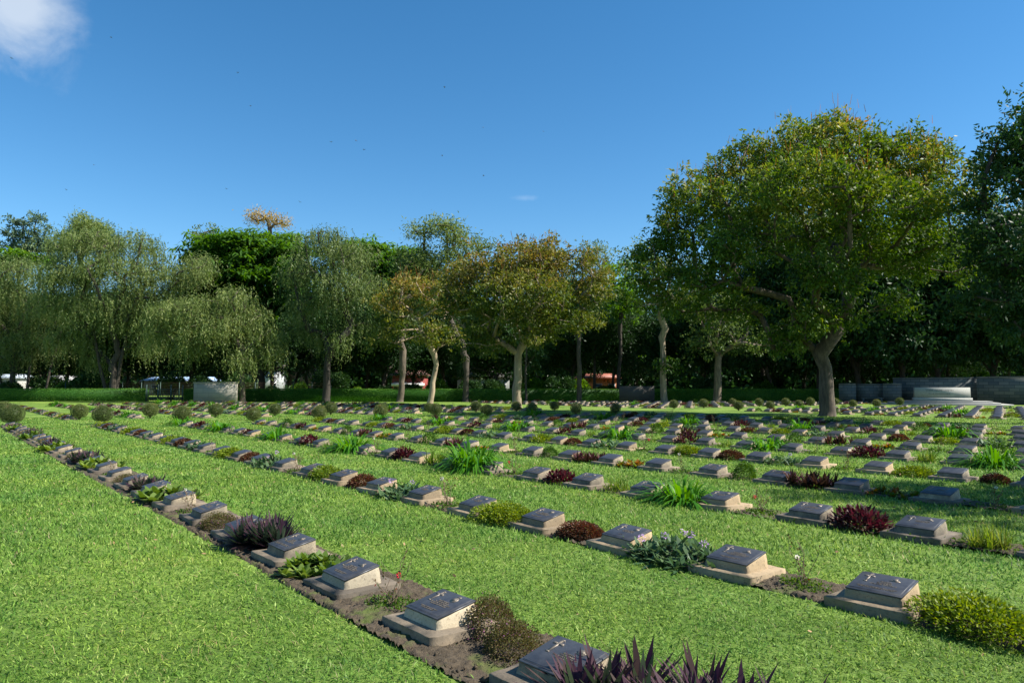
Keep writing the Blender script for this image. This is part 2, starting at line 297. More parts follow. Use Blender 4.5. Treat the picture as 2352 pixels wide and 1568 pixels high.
# ------------------------------------------------------------------ grass
def lawn_grass():
    g = np.random.default_rng(3)
    P = []; SZ = []
    n0 = 5200; D0 = 4.2
    for a, bb in [(1.0, 2), (2, 3), (3, 4.2), (4.2, 6), (6, 8), (8, 11), (11, 15), (15, 20), (20, 27), (27, 36), (36, 46)]:
        d_mid = (a+bb)/2; dens = n0*min(1, (D0/d_mid)**1.62)
        th0, th1 = -.66, .66
        n = int(dens*(th1-th0)*(bb*bb-a*a)/2)
        d = np.sqrt(g.uniform(a*a, bb*bb, n)); th = g.uniform(th0, th1, n)
        P.append(np.stack([d*np.sin(th), d*np.cos(th)], 1)); SZ.append(np.full(n, max(1, d_mid/D0)**.72))
    P = np.concatenate(P); SZ = np.concatenate(SZ)
    U = P@DU-U0; V = P@DV-V0
    r = np.round(V/GAP); dv = V-r*GAP; k = (U-SKEW*r)/SP; dk = (k-np.round(k))*SP
    keep = np.ones(len(P), bool)
    for rr, (v0, v1, k0, k1) in BEDS.items():
        w = g.uniform(-.035, .03, len(P))+.02*np.sin(P[:, 0]*9)+.02*np.sin(P[:, 1]*13+P[:, 0]*5)
        inside = (r == rr) & (dv > v0+w) & (dv < v1-w) & (k > k0) & (k < k1)
        few = g.random(len(P)) < (.02, .07, .28, .4)[rr]
        keep &= ~(inside & ~few)
    slab = (np.abs(dk) < .322) & (dv > -.285) & (dv < .30)
    body = (np.abs(dk) < .235) & (dv > -.18) & (dv < .18)
    keep &= ~np.where(r < 4, slab, body)
    keep &= ~((np.linalg.norm(P-at(1900, 953, 41.6)[:2], axis=1) < .8))
    P = P[keep]; SZ = SZ[keep]; n = len(P)
    near = SZ < 1.6
    az = g.uniform(0, 2*PI, n); el = g.uniform(.15, 1.15, n); el[g.random(n) < .08] = 1.35
    D = np.stack([np.cos(az)*np.cos(el), np.sin(az)*np.cos(el), np.sin(el)], 1)
    S = norm(np.cross(D, np.array([0, 0, 1.]))+g.normal(size=(n, 3))*.35)
    Ln = g.uniform(.024, .050, n)*np.minimum(SZ, 2.2)**.55; W = g.uniform(.004, .0080, n)*SZ
    rnd = np.clip(g.beta(2.2, 2.2, n)*.92, 0, .95); rnd[g.random(n) < .03] = 1.
    P3 = np.concatenate([P, np.full((n, 1), 0.)], 1)
    straw = (rnd > .99) & near; Ln[straw] *= 1.5; W[straw] *= .5
    m = MB()
    m.strips(P3[near], D[near], S[near], Ln[near], W[near], g.uniform(.1, .5, near.sum()), (.6, 1, .12), rnd[near])
    f = ~near; P3[f, 2] = -.002
    m.leaves(P3[f], D[f], S[f], Ln[f]*1.1, W[f]*1.15, rnd[f])
    tag(obj('grass', m.mesh('grass', [M_GRASS])), 'short green lawn grass between the rows of markers', 'grass', kind='stuff')
lawn_grass()
# ------------------------------------------------------------------ grave markers
def pedestal_mesh(ms, seed, top=True):
    m = MB(); g = np.random.default_rng(seed)
    n = 7
    b = [(-.219, -.166), (.219, -.166), (.219, .166), (-.219, .166)]; t = [(-.205, -.152), (.205, -.152), (.205, .152), (-.205, .152)]
    zf, zb = .106, .178
    lev = []
    for q in (0, .33, .66, .93, 1.0):
        ring = []
        for e in range(4):
            for s in range(n):
                f = s/n
                bx = b[e][0]*(1-f)+b[(e+1) % 4][0]*f; by = b[e][1]*(1-f)+b[(e+1) % 4][1]*f
                tx = t[e][0]*(1-f)+t[(e+1) % 4][0]*f; ty = t[e][1]*(1-f)+t[(e+1) % 4][1]*f
                x = bx*(1-q)+tx*q; y = by*(1-q)+ty*q
                if q == 1.0: x *= .985; y *= .985
                zt = zf+(zb-zf)*(ty+.152)/.304
                jit = g.normal(size=3)*.0016
                if f == 0: jit[:2] -= np.sign([x, y])*g.uniform(0, .004)
                ring.append([x+jit[0], y+jit[1], .042+(zt-.042)*q+(jit[2] if 0 < q < 1 else 0)])
        lev.append(ring)
    V = np.array(lev).reshape(-1, 3); N = 4*n
    i = np.arange(len(lev)-1)[:, None]*N; j = np.arange(N)[None]; j2 = (j+1) % N
    Q = np.stack([i+j, i+j2, i+N+j2, i+N+j], -1).reshape(-1, 4)
    V = np.concatenate([V, [[0, 0, (zf+zb)/2]]]); T = [[(len(lev)-1)*N+q, (len(lev)-1)*N+(q+1) % N, len(V)-1] for q in range(N)]
    m.add(V, Q, T); return m.mesh('pedestal', [ms])
def slab_mesh(ms, seed):
    m = MB(); g = np.random.default_rng(seed); n = 9
    c = [(-.32, -.28), (.32, -.28), (.32, .29), (-.32, .29)]
    lev = []
    for z, s in ((-.05, 1.0), (.040, 1.0), (.045, .99)):
        ring = []
        for e in range(4):
            for q in range(n):
                f = q/n; x = (c[e][0]*(1-f)+c[(e+1) % 4][0]*f)*s; y = (c[e][1]*(1-f)+c[(e+1) % 4][1]*f)*s
                j = g.normal(size=2)*.003
                if q == 0: j -= np.sign([x, y])*g.uniform(0, .007)
                ring.append([x+j[0], y+j[1], z+g.normal()*.0012])
        lev.append(ring)
    V = np.array(lev).reshape(-1, 3); N = 4*n
    i = np.arange(2)[:, None]*N; j = np.arange(N)[None]; j2 = (j+1) % N
    Q = np.stack([i+j, i+j2, i+N+j2, i+N+j], -1).reshape(-1, 4)
    V = np.concatenate([V, [[0, 0, .0455]]]); T = [[2*N+q, 2*N+(q+1) % N, len(V)-1] for q in range(N)]
    m.add(V, Q, T); return m.mesh('base_slab', [ms])
TILT = math.atan2(.072, .304); PX, PY = 1.195, 1.075
def on_plaque(V):   # plaque plane: local x right, y back, z up from the plaque face
    V = np.asarray(V, float); c, s = math.cos(TILT), math.sin(TILT)
    V = V*[PX, PY, 1]; return np.stack([V[:, 0], V[:, 1]*c-V[:, 2]*s, V[:, 1]*s+V[:, 2]*c+.1465], 1)
def plaque_mesh():
    m = MB(); L_ = [(-.174, -.148, .174, .150, -.004), (-.174, -.148, .174, .150, .005), (-.171, -.145, .171, .147, .007), (-.157, -.131, .159, .141, .007), (-.154, -.128, .157, .139, .013), (-.152, -.126, .155, .137, .014)]
    V = []
    for a, b_, c, d, z in L_: V += [[a, b_, z], [c, b_, z], [c, d, z], [a, d, z]]
    Q = [[3, 2, 1, 0]]
    for l in range(len(L_)-1):
        for e in range(4): Q.append([l*4+e, l*4+(e+1) % 4, l*4+4+(e+1) % 4, l*4+4+e])
    q = (len(L_)-1)*4; Q.append([q, q+1, q+2, q+3])
    m.add(on_plaque(V), Q); return m.mesh('bronze_plaque', [M_BRONZE])
def extrude(poly, z0, z1):
    n = len(poly); V = [[x, y, z0] for x, y in poly]+[[x, y, z1] for x, y in poly]+[[sum(p[0] for p in poly)/n, sum(p[1] for p in poly)/n, z1]]
    Q = [[i, (i+1) % n, n+(i+1) % n, n+i] for i in range(n)]; T = [[n+i, n+(i+1) % n, 2*n] for i in range(n)]
    return on_plaque(V), Q, T
def cross_mesh():
    m = MB(); a = .0075
    for poly in ([(-.0075, -.068), (.0075, -.068), (.0065, .048), (-.0065, .048)], [(-.034, .006), (-.0066, .009), (-.0066, .021), (-.034, .024)], [(.0066, .009), (.034, .006), (.034, .024), (.0066, .021)], [(-.014, -.078), (.014, -.078), (.0075, -.0681), (-.0075, -.0681)], [(-.0065, .0481), (.0065, .0481), (.013, .057), (-.013, .057)]):
        V, Q, T = extrude([(x*.95-.098, y*.95+.060) for x, y in poly], .0135, .0175); m.add(V, Q, T)
    return m.mesh('cross', [M_LETTER])
def emblem_mesh(kind):
    m = MB(); cx, cy = .065, .068
    if kind == 0: poly = [(cx+math.cos(i*PI/8)*(.034 if i % 2 == 0 else .023), cy+math.sin(i*PI/8)*(.034 if i % 2 == 0 else .023)) for i in range(16)]
    elif kind == 1: poly = [(cx+math.cos(i*PI/9)*.027, cy+math.sin(i*PI/9)*.030) for i in range(18)]
    else: poly = [(cx-.036, cy-.02), (cx+.036, cy-.02), (cx+.03, cy-.008), (cx+.012, cy+.006), (cx+.008, cy+.028), (cx-.008, cy+.028), (cx-.012, cy+.006), (cx-.03, cy-.008)]
    V, Q, T = extrude(poly, .0135, .0165); m.add(V, Q, T)
    ring = [(cx+math.cos(i*PI/6)*.013, cy+math.sin(i*PI/6)*.013) for i in range(12)]
    V, Q, T = extrude(ring, .0164, .0195); m.add(V, Q, T)
    if kind == 1:
        V, Q, T = extrude([(cx-.012, cy+.031), (cx+.012, cy+.031), (cx+.016, cy+.046), (cx, cy+.040), (cx-.016, cy+.046)], .0135, .0175); m.add(V, Q, T)
    return m.mesh('emblem', [M_LETTER])
def text_mesh(lines, size, cx, y0, step):
    allV = []; T = []; n = 0
    for i, s in enumerate(lines):
        cu = bpy.data.curves.new('t', 'FONT'); cu.body = s; cu.size = size; cu.align_x = 'CENTER'; cu.extrude = .0016; cu.resolution_u = 1
        o = bpy.data.objects.new('t', cu); COL.objects.link(o); dg = bpy.context.evaluated_depsgraph_get()
        me = bpy.data.meshes.new_from_object(o.evaluated_get(dg)); me.calc_loop_triangles()
        V = np.zeros(len(me.vertices)*3); me.vertices.foreach_get('co', V); V = V.reshape(-1, 3); t = np.zeros(len(me.loop_triangles)*3, int); me.loop_triangles.foreach_get('vertices', t); t = t.reshape(-1, 3)
        V = V+[cx, y0-i*step, .0150]; allV.append(V); T.append(t+n); n += len(V)
        bpy.data.objects.remove(o); bpy.data.curves.remove(cu); bpy.data.meshes.remove(me)
    return np.concatenate(allV), np.concatenate(T)
def letter_mesh(top, foot, cx=.02):
    V, T = text_mesh(top, .0155, cx, .014, .0165); m = MB(); m.add(on_plaque(V), None, T)
    if foot:
        V, T = text_mesh(foot, .0125, 0, -.088, .0145); m.add(on_plaque(V), None, T)
    return m.mesh('lettering', [M_LETTER])
PED = {'pale': [pedestal_mesh(M_PALE, s) for s in (1, 2)], 'grey': [pedestal_mesh(M_GREY, s) for s in (3, 4)], 'lime': [pedestal_mesh(M_LIME, s) for s in (5, 6)]}
SLB = {'pale': [slab_mesh(M_SLABB, s) for s in (1, 2)], 'grey': [slab_mesh(M_SLAB, s) for s in (3, 4, 5)]}; SLB['lime'] = SLB['grey']
PLQ = plaque_mesh(); CRS = cross_mesh(); EMB = [emblem_mesh(i) for i in range(3)]
LET = [letter_mesh(['201 SEPOY', 'TOBIAS KUJU', 'THE ASSAM REGIMENT', '1ST JUNE 1945'], None), letter_mesh(['11055 PRIVATE', 'R. CUNNINGHAM', 'THE ROYAL NORFOLK REGT.', '3RD JUNE 1944 AGE 24'], ['EVER REMEMBERED BY THOSE', 'WHO LOVED HIM BEST']),
       letter_mesh(['TROOPER', 'R. HARDING', 'CARABINIERS', '17TH APRIL 1944 AGE 28'], ['THE DEAREST MEMORIES OF YOU ARE HELD', 'LOVED AND REMEMBERED BY MOTHER']), letter_mesh(['FLYING OFFICER', 'ROYAL AIR FORCE', '12TH MAY 1944'], ['AT REST'])]
LETC = letter_mesh(['UNKNOWN SOLDIER', 'OF THE 1939 - 1945 WAR', 'KNOWN UNTO GOD'], None, 0)
def marker(style, detail, v=0):
    e = bpy.data.objects.new('grave_marker', None); COL.objects.link(e); e.empty_display_size = .1
    obj('base_slab', SLB[style][v % len(SLB[style])], e); obj('pedestal', PED[style][v % 2], e)
    p = obj('bronze_plaque', PLQ, e)
    if detail == 1: obj('cross', CRS, p); obj('emblem', EMB[v % 3], p); obj('lettering', LET[v % 4], p)
    elif detail == 2: obj('lettering', LETC, p)
    return e
def merged_marker(style):
    m = MB()
    for me, mi in ((SLB[style][0], 0), (PED[style][0], 1), (PLQ, 2)):
        V = np.zeros(len(me.vertices)*3); me.vertices.foreach_get('co', V); Q = [list(p.vertices) for p in me.polygons if len(p.vertices) == 4]; T = [list(p.vertices) for p in me.polygons if len(p.vertices) == 3]
        m.add(V.reshape(-1, 3), Q, T, mi=mi)
    return m.mesh('grave_marker', [SLB[style][0].materials[0], PED[style][0].materials[0], M_BRONZE])
MM = {s: merged_marker(s) for s in ('pale', 'grey')}
# ------------------------------------------------------------------ bedding plants: prototypes of each kind
def dome(n, rx, ry, h, g, shell=.25):
    d = rdir(n, g); d[:, 2] = np.abs(d[:, 2]); r = 1-shell*g.random(n)**1.3
    return np.stack([d[:, 0]*rx*r, d[:, 1]*ry*r, d[:, 2]*h*r], 1), d
def proto(kind, seed, lod):
    """foliage mesh plus optional flower mesh; lod 0 near, 1 middle, 2 far"""
    g = np.random.default_rng(seed*10+sum(map(ord, kind))); f = (1, .4, .16)[lod]; sc_ = (1, 1.45, 2.1)[lod]
    m = MB(); fl = MB(); N = lambda a: max(12, int(a*f)); R = g.random
    def up(n, lo, hi, az=None):
        az = g.uniform(0, 2*PI, n) if az is None else az; el = g.uniform(lo, hi, n)
        return np.stack([np.cos(az)*np.cos(el), np.sin(az)*np.cos(el), np.sin(el)], 1)
    def mound(n, rx, ry, h, l, w, core, lumps=5):
        ps = []; ds = []
        for q in range(lumps):
            a = g.uniform(0, 2*PI); rr = g.uniform(0, .45) if q else 0
            P, D = dome(n//lumps, rx*g.uniform(.55, .75), ry*g.uniform(.6, .8), h*g.uniform(.75, 1.05), g)
            ps.append(P+[math.cos(a)*rr*rx, math.sin(a)*rr*ry, 0]); ds.append(D)
        P = np.concatenate(ps); D = norm(np.concatenate(ds)+rdir(len(P), g)*.7); P[:, 2] += .02
        m.leaves(P, D, side(D, g), g.uniform(.7, 1.3, len(P))*l*sc_, w*sc_, R(len(P)), 0)
        return P
    if kind in ('rh', 'rr'):
        nc = 11
        for q in range(nc):
            a = q/nc*2*PI+g.uniform(-.3, .3); rr = g.uniform(.08, .27) if q < 8 else .06
            c = np.array([math.cos(a)*rr*1.25, math.sin(a)*rr*.8, 0])
            n = N(84); az = g.uniform(0, 2*PI, n); el = g.uniform(.12, 1.3, n)
            D = up(n, 0, 1, az); D = np.stack([np.cos(az)*np.cos(el), np.sin(az)*np.cos(el), np.sin(el)], 1)
            S = norm(np.cross(D, [0, 0, 1.])+1e-3)
            m.strips(np.tile(c, (n, 1))+[0, 0, .02], D, -S, g.uniform(.15, .27, n), g.uniform(.019, .028, n)*sc_**.7, g.uniform(-.05, .18, n), (.8, 1, .75, .05), R(n))
    elif kind in ('bg', 'or'):
        nc = N(42) if lod < 2 else 12
        for q in range(nc):
            a = g.uniform(0, 2*PI); rr = math.sqrt(g.random()); c = np.array([math.cos(a)*rr*.36, math.sin(a)*rr*.26, g.uniform(.01, .10)*(1.2-rr)])
            n = 11 if kind == 'bg' else 10; az = np.arange(n)*2.4+g.uniform(0, 6); el = np.linspace(.1, 1.05, n)
            D = np.stack([np.cos(az)*np.cos(el), np.sin(az)*np.cos(el), np.sin(el)], 1); S = norm(np.cross(D, [0, 0, 1.]))
            s = 1 if kind == 'bg' else .75
            m.strips(np.tile(c, (n, 1)), D, -S, g.uniform(.09, .13, n)*s*sc_**.5, g.uniform(.045, .06, n)*s*sc_**.6, .12, (.35, .9, 1, .75, .15), np.full(n, R())*.6+R(n)*.4)
    elif kind == 'cu': mound(N(5200), .36, .30, .27, .020, .010, 0); P = mound(N(200), .36, .30, .27, .001, .001, 0); fl.leaves(P, *(lambda D: (D, side(D, g)))(rdir(len(P), g)), .012*sc_, .011*sc_, R(len(P)))
    elif kind == 'ye': mound(N(6500), .40, .27, .20, .026, .012, 0, 7)
    elif kind == 'dg': mound(N(6500), .52, .34, .26, .028, .013, 0, 7)
    elif kind == 're': mound(N(6000), .33, .27, .26, .026, .013, 0, 4)
    elif kind == 'gr': mound(N(5200), .36, .32, .34, .024, .011, 0, 4)
    elif kind == 'gn':
        n = N(620); a = g.uniform(0, 2*PI, n); rr = np.sqrt(R(n)); P = np.stack([np.cos(a)*rr*.40, np.sin(a)*rr*.24, g.uniform(.01, .15, n)*(1.1-rr)], 1)
        D = up(n, .1, 1.25); S = norm(np.cross(D, [0, 0, 1.])+rdir(n, g)*.3)
        m.strips(P, D, S, g.uniform(.09, .15, n)*sc_**.4, g.uniform(.022, .032, n)*sc_**.8, g.uniform(0, .4, n), (.4, 1, .8, .05), R(n))
        for q in range(5 if lod == 0 else 2):
            a = g.uniform(0, 2*PI); r0 = g.uniform(.05, .3); b0 = np.array([math.cos(a)*r0, math.sin(a)*r0*.6, .1]); tp = b0+[g.uniform(-.05, .05), g.uniform(-.05, .05), g.uniform(.04, .17)]
            m.tube([b0, (b0+tp)/2+[.01, 0, 0], tp], [.003, .0025, .002], 4, rnd=.6)
            nn = 26; D = rdir(nn, g); fl.leaves(tp+D*.02, D, side(D, g), .013*sc_**.5, .010*sc_**.5, R(nn))
    elif kind == 'da':
        n = N(620); a = g.uniform(0, 2*PI, n); el = g.uniform(.45, 1.45, n); rr = np.sqrt(R(n))*.17
        P = np.stack([np.cos(a)*rr*1.4, np.sin(a)*rr, np.zeros(n)], 1); D = np.stack([np.cos(a)*np.cos(el), np.sin(a)*np.cos(el), np.sin(el)], 1)
        S = norm(np.cross(D, [0, 0, 1.])); m.strips(P, D, S, g.uniform(.42, .72, n), g.uniform(.013, .02, n)*sc_**.9, g.uniform(.5, 1.1, n), (.9, 1, 1, .95, .8, .5, .06), R(n))
    elif kind == 'ta':
        n = N(420); a = g.uniform(0, 2*PI, n); el = g.uniform(.5, 1.5, n); q = g.integers(0, 6, n)
        cc = np.array([[math.cos(i*1.05)*.13*(i > 0), math.sin(i*1.05)*.10*(i > 0), 0] for i in range(6)])
        P = cc[q]+g.normal(size=(n, 3))*[.02, .02, 0]; D = np.stack([np.cos(a)*np.cos(el), np.sin(a)*np.cos(el), np.sin(el)], 1); S = norm(np.cross(D, [0, 0, 1.]))
        m.strips(P, D, S, g.uniform(.16, .31, n), g.uniform(.006, .010, n)*sc_, g.uniform(.05, .45, n), (.9, 1, .7, .05), R(n))
    elif kind == 'ma':
        n = N(1500); P, D = dome(n, .34, .25, .21, g, .5); D = norm(D+rdir(n, g)*.75+[0, 0, .2]); S = norm(np.cross(D, [0, 0, 1.])+rdir(n, g)*.3)
        m.strips(P, D, S, g.uniform(.05, .085, n)*sc_**.4, g.uniform(.02, .03, n)*sc_**.8, .15, (.5, 1, .7, .05), R(n))
    elif kind == 'ro':
        n = N(520); a = g.uniform(0, 2*PI, n); rr = np.sqrt(R(n)); P = np.stack([np.cos(a)*rr*.27, np.sin(a)*rr*.2, g.uniform(0, .05, n)], 1); D = up(n, 0, 1.2)
        m.leaves(P, D, side(D, g), .03*sc_, .016*sc_, R(n), 1)
        for q in range(6 if lod < 2 else 3):
            a = g.uniform(0, 2*PI); h = g.uniform(.2, .48); l = g.uniform(.05, .2)
            pts = [np.array([g.uniform(-.05, .05), g.uniform(-.05, .05), 0])+np.array([math.cos(a)*l*t, math.sin(a)*l*t, h*t])+g.normal(size=3)*.012*t for t in (0, .35, .7, 1)]
            m.tube(pts, [.004, .0035, .003, .002], 4, mi=2)
            k = 14; tt = R(k); b0 = pts[0]+(pts[-1]-pts[0])*tt[:, None]; D = rdir(k, g); m.leaves(b0, D, side(D, g), .032*sc_**.5, .016*sc_**.5, R(k), 0)
            if q == 0:
                D = rdir(24, g); fl.leaves(pts[-1]+D*.012, D, side(D, g), .019*sc_**.5, .016*sc_**.5, R(24))
    mats = {'ro': [L['rose'], L['gc'], M_TWIG], 'gr': [L['dg']]}.get(kind, [L.get(kind, L['gc'])])
    fm = {'cu': L['pink'], 'gn': L['lil'], 'ro': L['redf'] if seed % 2 else L['white']}.get(kind)
    return m.mesh('foliage', mats), (fl.mesh('flower', [fm]) if fl.n and fm else None)
KN = {'rh': ('spiky_plant', 'purple and green spiky clump', 'spiky plant'), 'rr': ('spiky_plant', 'dark red spiky clump', 'spiky plant'), 'bg': ('leafy_plant', 'broad leaved light green clump', 'leafy plant'),
 'or': ('low_plant', 'orange tinged broad leaved low plant', 'low plant'), 'cu': ('small_shrub', 'brownish small leaved shrub with tiny pink flowers', 'shrub'), 'ye': ('mound_shrub', 'clipped lime green mound', 'mound shrub'),
 'dg': ('mound_shrub', 'spreading dark green glossy mound', 'mound shrub'), 're': ('mound_shrub', 'russet small leaved mound', 'mound shrub'), 'gr': ('round_shrub', 'bushy green shrub', 'shrub'), 'gn': ('flowering_plant', 'sage green clump with lilac flowers', 'flowering plant'),
 'da': ('daylily', 'arching bright green strap leaved clump', 'strap leaf plant'), 'ta': ('grass_tuft', 'pale spiky grass tuft', 'grass tuft'), 'ma': ('maroon_plant', 'maroon leafy clump', 'leafy plant'), 'ro': ('rose_bush', 'thin straggly rose bush', 'rose bush')}
PR = {}
for kd in KN:
    for s in (0, 1):
        for l in (0, 1, 2): PR[kd, s, l] = proto(kd, s+1, l)
ROWTYPE = [['rh', 'cu', 'ro', 'bg'], ['ro', 'gn', 're', 'ye'], ['ma', 'ro', 'da', 'ta'], ['or', 'rr', 'gr', 'ro'], ['ye', 'ro', 'gn', 're'], ['ta', 'ma', 'ro', 'da'], ['ro', 'or', 'rr', 'gr'], ['ye', 're', 'ro', 'gn'], ['da', 'ta', 'ma', 'ro']]
def plant_kind(r, k):
    if r <= 8: t = ROWTYPE[r]; return t[int(k) % 4]
    t = ROWTYPE[3+(r % 3)]; return t[(int(k)+r) % 4]
def lod_of(d): return 0 if d < 9.5 else (1 if d < 20 else 2)
def in_view(x, y, m=1.1): return y > 1 and abs(x) < y*.6902*m+.5
blockname = {0: '', 1: ' of the far left block', 2: ' beyond the big tree', 3: ' by the back hedge'}
blocks = []    # (block, row, list of k)
BALLN = {0: 26.5, 1: 24.9, 2: 23.3, 3: 22., 4: 21.1, 5: 20.1, 6: 19.3, 7: 18.0, 8: 17.2, 9: 15.7, 10: 14.5}
BALLF = {0: 31.3, 1: 29.1, 2: 28.3, 3: 26.8, 4: 25.9, 5: 25., 6: 24., 7: 22.7, 8: 21.4, 9: 20.2, 10: 19.1}
MEM = np.array([39.6, 49.])
stones = []; plants = []
for r in range(0, 11):
    ks = [k for k in range(-8, int(BALLN[r]-.4)+1) if in_view(*grid(k, r))]
    if r == 0: ks = [k for k in ks if k >= 1]
    blocks.append((0, r, ks))
    if r > 0:
        far = 54 - max(0, r-1)*.2; blocks.append((1, r, [k for k in range(int(BALLF[r]+.9), int(far)) if in_view(*grid(k, r)) and grid(k, r)[1] < 74-(r > 7)*4]))
for j in range(8):
    r = 13.75+j*1.0
    kb = 11-.9*j
    ks = [k+.55 for k in range(-14, int(kb)) if in_view(*grid(k+.55, r)) and grid(k+.55, r)[1] < 62]
    blocks.append((2, 100+j, ks))
    kf = 15.4-.95*j
    ks = [k+.4 for k in range(int(kf)+1, int(kf)+20) if in_view(*grid(k+.4, r)) and grid(k+.4, r)[1] < 76]
    blocks.append((3, 100+j, ks))
for j in range(8, 12):
    r = 13.75+j; kf = 15.4-.95*j
    ks = [k+.4 for k in range(int(kf)+1, int(kf)+14) if grid(k+.4, r)[1] < 76 and in_view(*grid(k+.4, r))]
    blocks.append((3, 100+j, ks))
TRUNKS = [at(1900, 953, 41.6)[:2], at(1187, 934, 42.4*K)[:2], at(987, 926, 50.2*K)[:2], at(1526, 920, 55*K)[:2], at(1646, 920, 54.5*K)[:2], at(918, 921, 56*K)[:2], at(748, 920, 55.5*K)[:2], at(557, 919, 54.5*K)[:2]]
def rowv(r): return r if r < 100 else 13.75+(r-100)
for bi, (b_, r, ks) in enumerate(blocks):
    rank = [q for q in range(len(ks))]
    for i, k in enumerate(sorted(ks)):
        p = grid(k, rowv(r))
        if min(np.linalg.norm(p-t) for t in TRUNKS) > .9: stones.append((math.hypot(*p), b_, r, k, i, p))
        kd = plant_kind(r if r < 100 else 9+(r-100) % 9, int(math.floor(k)))
        q = grid(k+.5, rowv(r))
        if b_ == 0 and k+.5 > BALLN[r]-.55: continue
        if not in_view(*q) or min(np.linalg.norm(q-t) for t in TRUNKS) < 1.1: continue
        if b_ in (2, 3) and rng.random() < .35: continue
        plants.append((math.hypot(*q), b_, r, k, i, kd, q))
# plants to the right of the nearest marker of each row
for r, kd in ((0, 'rh'), (1, 'dg'), (2, 'ta'), (3, 'ro')):
    k = min([k for bb, rr, ks in blocks if bb == 0 and rr == r for k in ks])-1
    q = grid(k+.5, r); plants.append((math.hypot(*q), 0, r, k, -1, kd, q))
rowlen = {}
def rownm(b_, r): return (ORD[r]+' row from the left') if b_ == 0 else ((ORD[r-1]+' row') if b_ == 1 else ORD[r-100]+' row')
def place(b_, r, i):
    return f"{ORD[i] if i < 40 else 'last'} from right, {rownm(b_, r)}{blockname[b_]}"
stones.sort(key=lambda t: t[0]); plants.sort(key=lambda t: t[0])
kindname = {k: v[1] for k, v in KN.items()}
special = {(0, 1): ('grey', 1, 'dark bronze marker nearest the camera, showing a cross and a star emblem'), (0, 2): ('lime', 1, 'limewashed marker with cross and crest beside the pink flowered shrub'),
           (0, 3): ('lime', 1, 'flaking pale marker behind a thin rose stem in bare soil'), (0, 4): ('grey', 1, 'grey marker between the purple spiky clump and the broad leaved green clump'),
           (1, 0): ('pale', 1, 'buff marker on wide slab beside the dark green mound at right'), (1, 1): ('pale', 1, 'buff marker left of the bare rose bed, lilac flowers on its left'), (1, 2): ('pale', 1, 'buff marker between the russet mound and the lilac flowered clump'), (1, 3): ('pale', 1, 'buff marker between the lime mound and the russet mound'),
           (2, -1): ('grey', 2, 'grey weathered marker with a short centred inscription and no cross'), (2, 0): ('grey', 1, 'grey weathered marker right of the maroon clump')}
stuff = MB(); nst = 0
g = np.random.default_rng(21)
bykr = {}
for d, b_, r, k, i, kd, q in plants: bykr[b_, r, round(k, 1)] = kd
for n, (d, b_, r, k, i, p) in enumerate(stones):
    style = 'pale' if r == 1 and b_ == 0 and k < 8 else ('grey' if g.random() < .8 else 'pale')
    rz = ROT+g.normal()*.025; loc = (p[0]+g.normal()*.012, p[1]+g.normal()*.012, g.uniform(.019, .029))
    if n >= 300:
        me = MM[style]; V = np.zeros(len(me.vertices)*3); me.vertices.foreach_get('co', V); V = V.reshape(-1, 3); c, s = math.cos(rz), math.sin(rz)
        V = V@np.array([[c, s, 0], [-s, c, 0], [0, 0, 1]])+np.array(loc)
        for mi in range(3):
            Q = [list(x.vertices) for x in me.polygons if len(x.vertices) == 4 and x.material_index == mi]; T = [list(x.vertices) for x in me.polygons if len(x.vertices) == 3 and x.material_index == mi]
            if mi == 0: base = stuff.n; stuff.add(V, Q, T, mi=0)
            else:
                if Q: stuff.q.append(np.array(Q)+base); stuff.r.append(np.full(len(Q), .5)); stuff.mq.append(np.full(len(Q), mi))
                if T: stuff.t.append(np.array(T)+base); stuff.rt.append(np.full(len(T), .5)); stuff.mt.append(np.full(len(T), mi))
        continue
    sp_ = special.get((r, int(k))) if b_ == 0 else None
    if sp_: e = marker(sp_[0], sp_[1], {(0, 1): 0, (0, 2): 1, (0, 3): 5, (1, 0): 2, (2, -1): 0}.get((r, int(k)), n)); lab = sp_[2]
    else:
        if d < 15: e = marker(style, 1, n)
        elif d < 24: e = marker(style, 0, n)
        else: e = obj('grave_marker', MM[style])
        nb = bykr.get((b_, r, round(k, 1))); tail = ''
        w3 = {'rh': 'purple clump', 'rr': 'red clump', 'bg': 'green clump', 'or': 'orange leaves', 'cu': 'brown shrub', 'ye': 'lime mound', 'dg': 'dark mound', 're': 'russet mound', 'gr': 'green shrub', 'gn': 'sage clump', 'da': 'strap leaves', 'ta': 'pale tuft', 'ma': 'maroon clump', 'ro': 'rose bush'}
        if nb: tail = ' by '+w3[nb]
        lab = f"{'buff' if style == 'pale' else 'grey'} marker{tail}, {place(b_, r, i)}"
    e.location = loc; e.rotation_euler = (g.normal()*.012, g.normal()*.012, rz)
    tag(e, ' '.join(lab.split()[:16]), 'grave marker', 'stone grave markers with bronze plaques set in rows')
if stuff.n:
    tag(obj('distant_markers', stuff.mesh('distant_markers', [M_SLAB, M_GREY, M_BRONZE])), 'hundreds of small far off grave markers towards the back hedge', 'grave markers', kind='stuff')
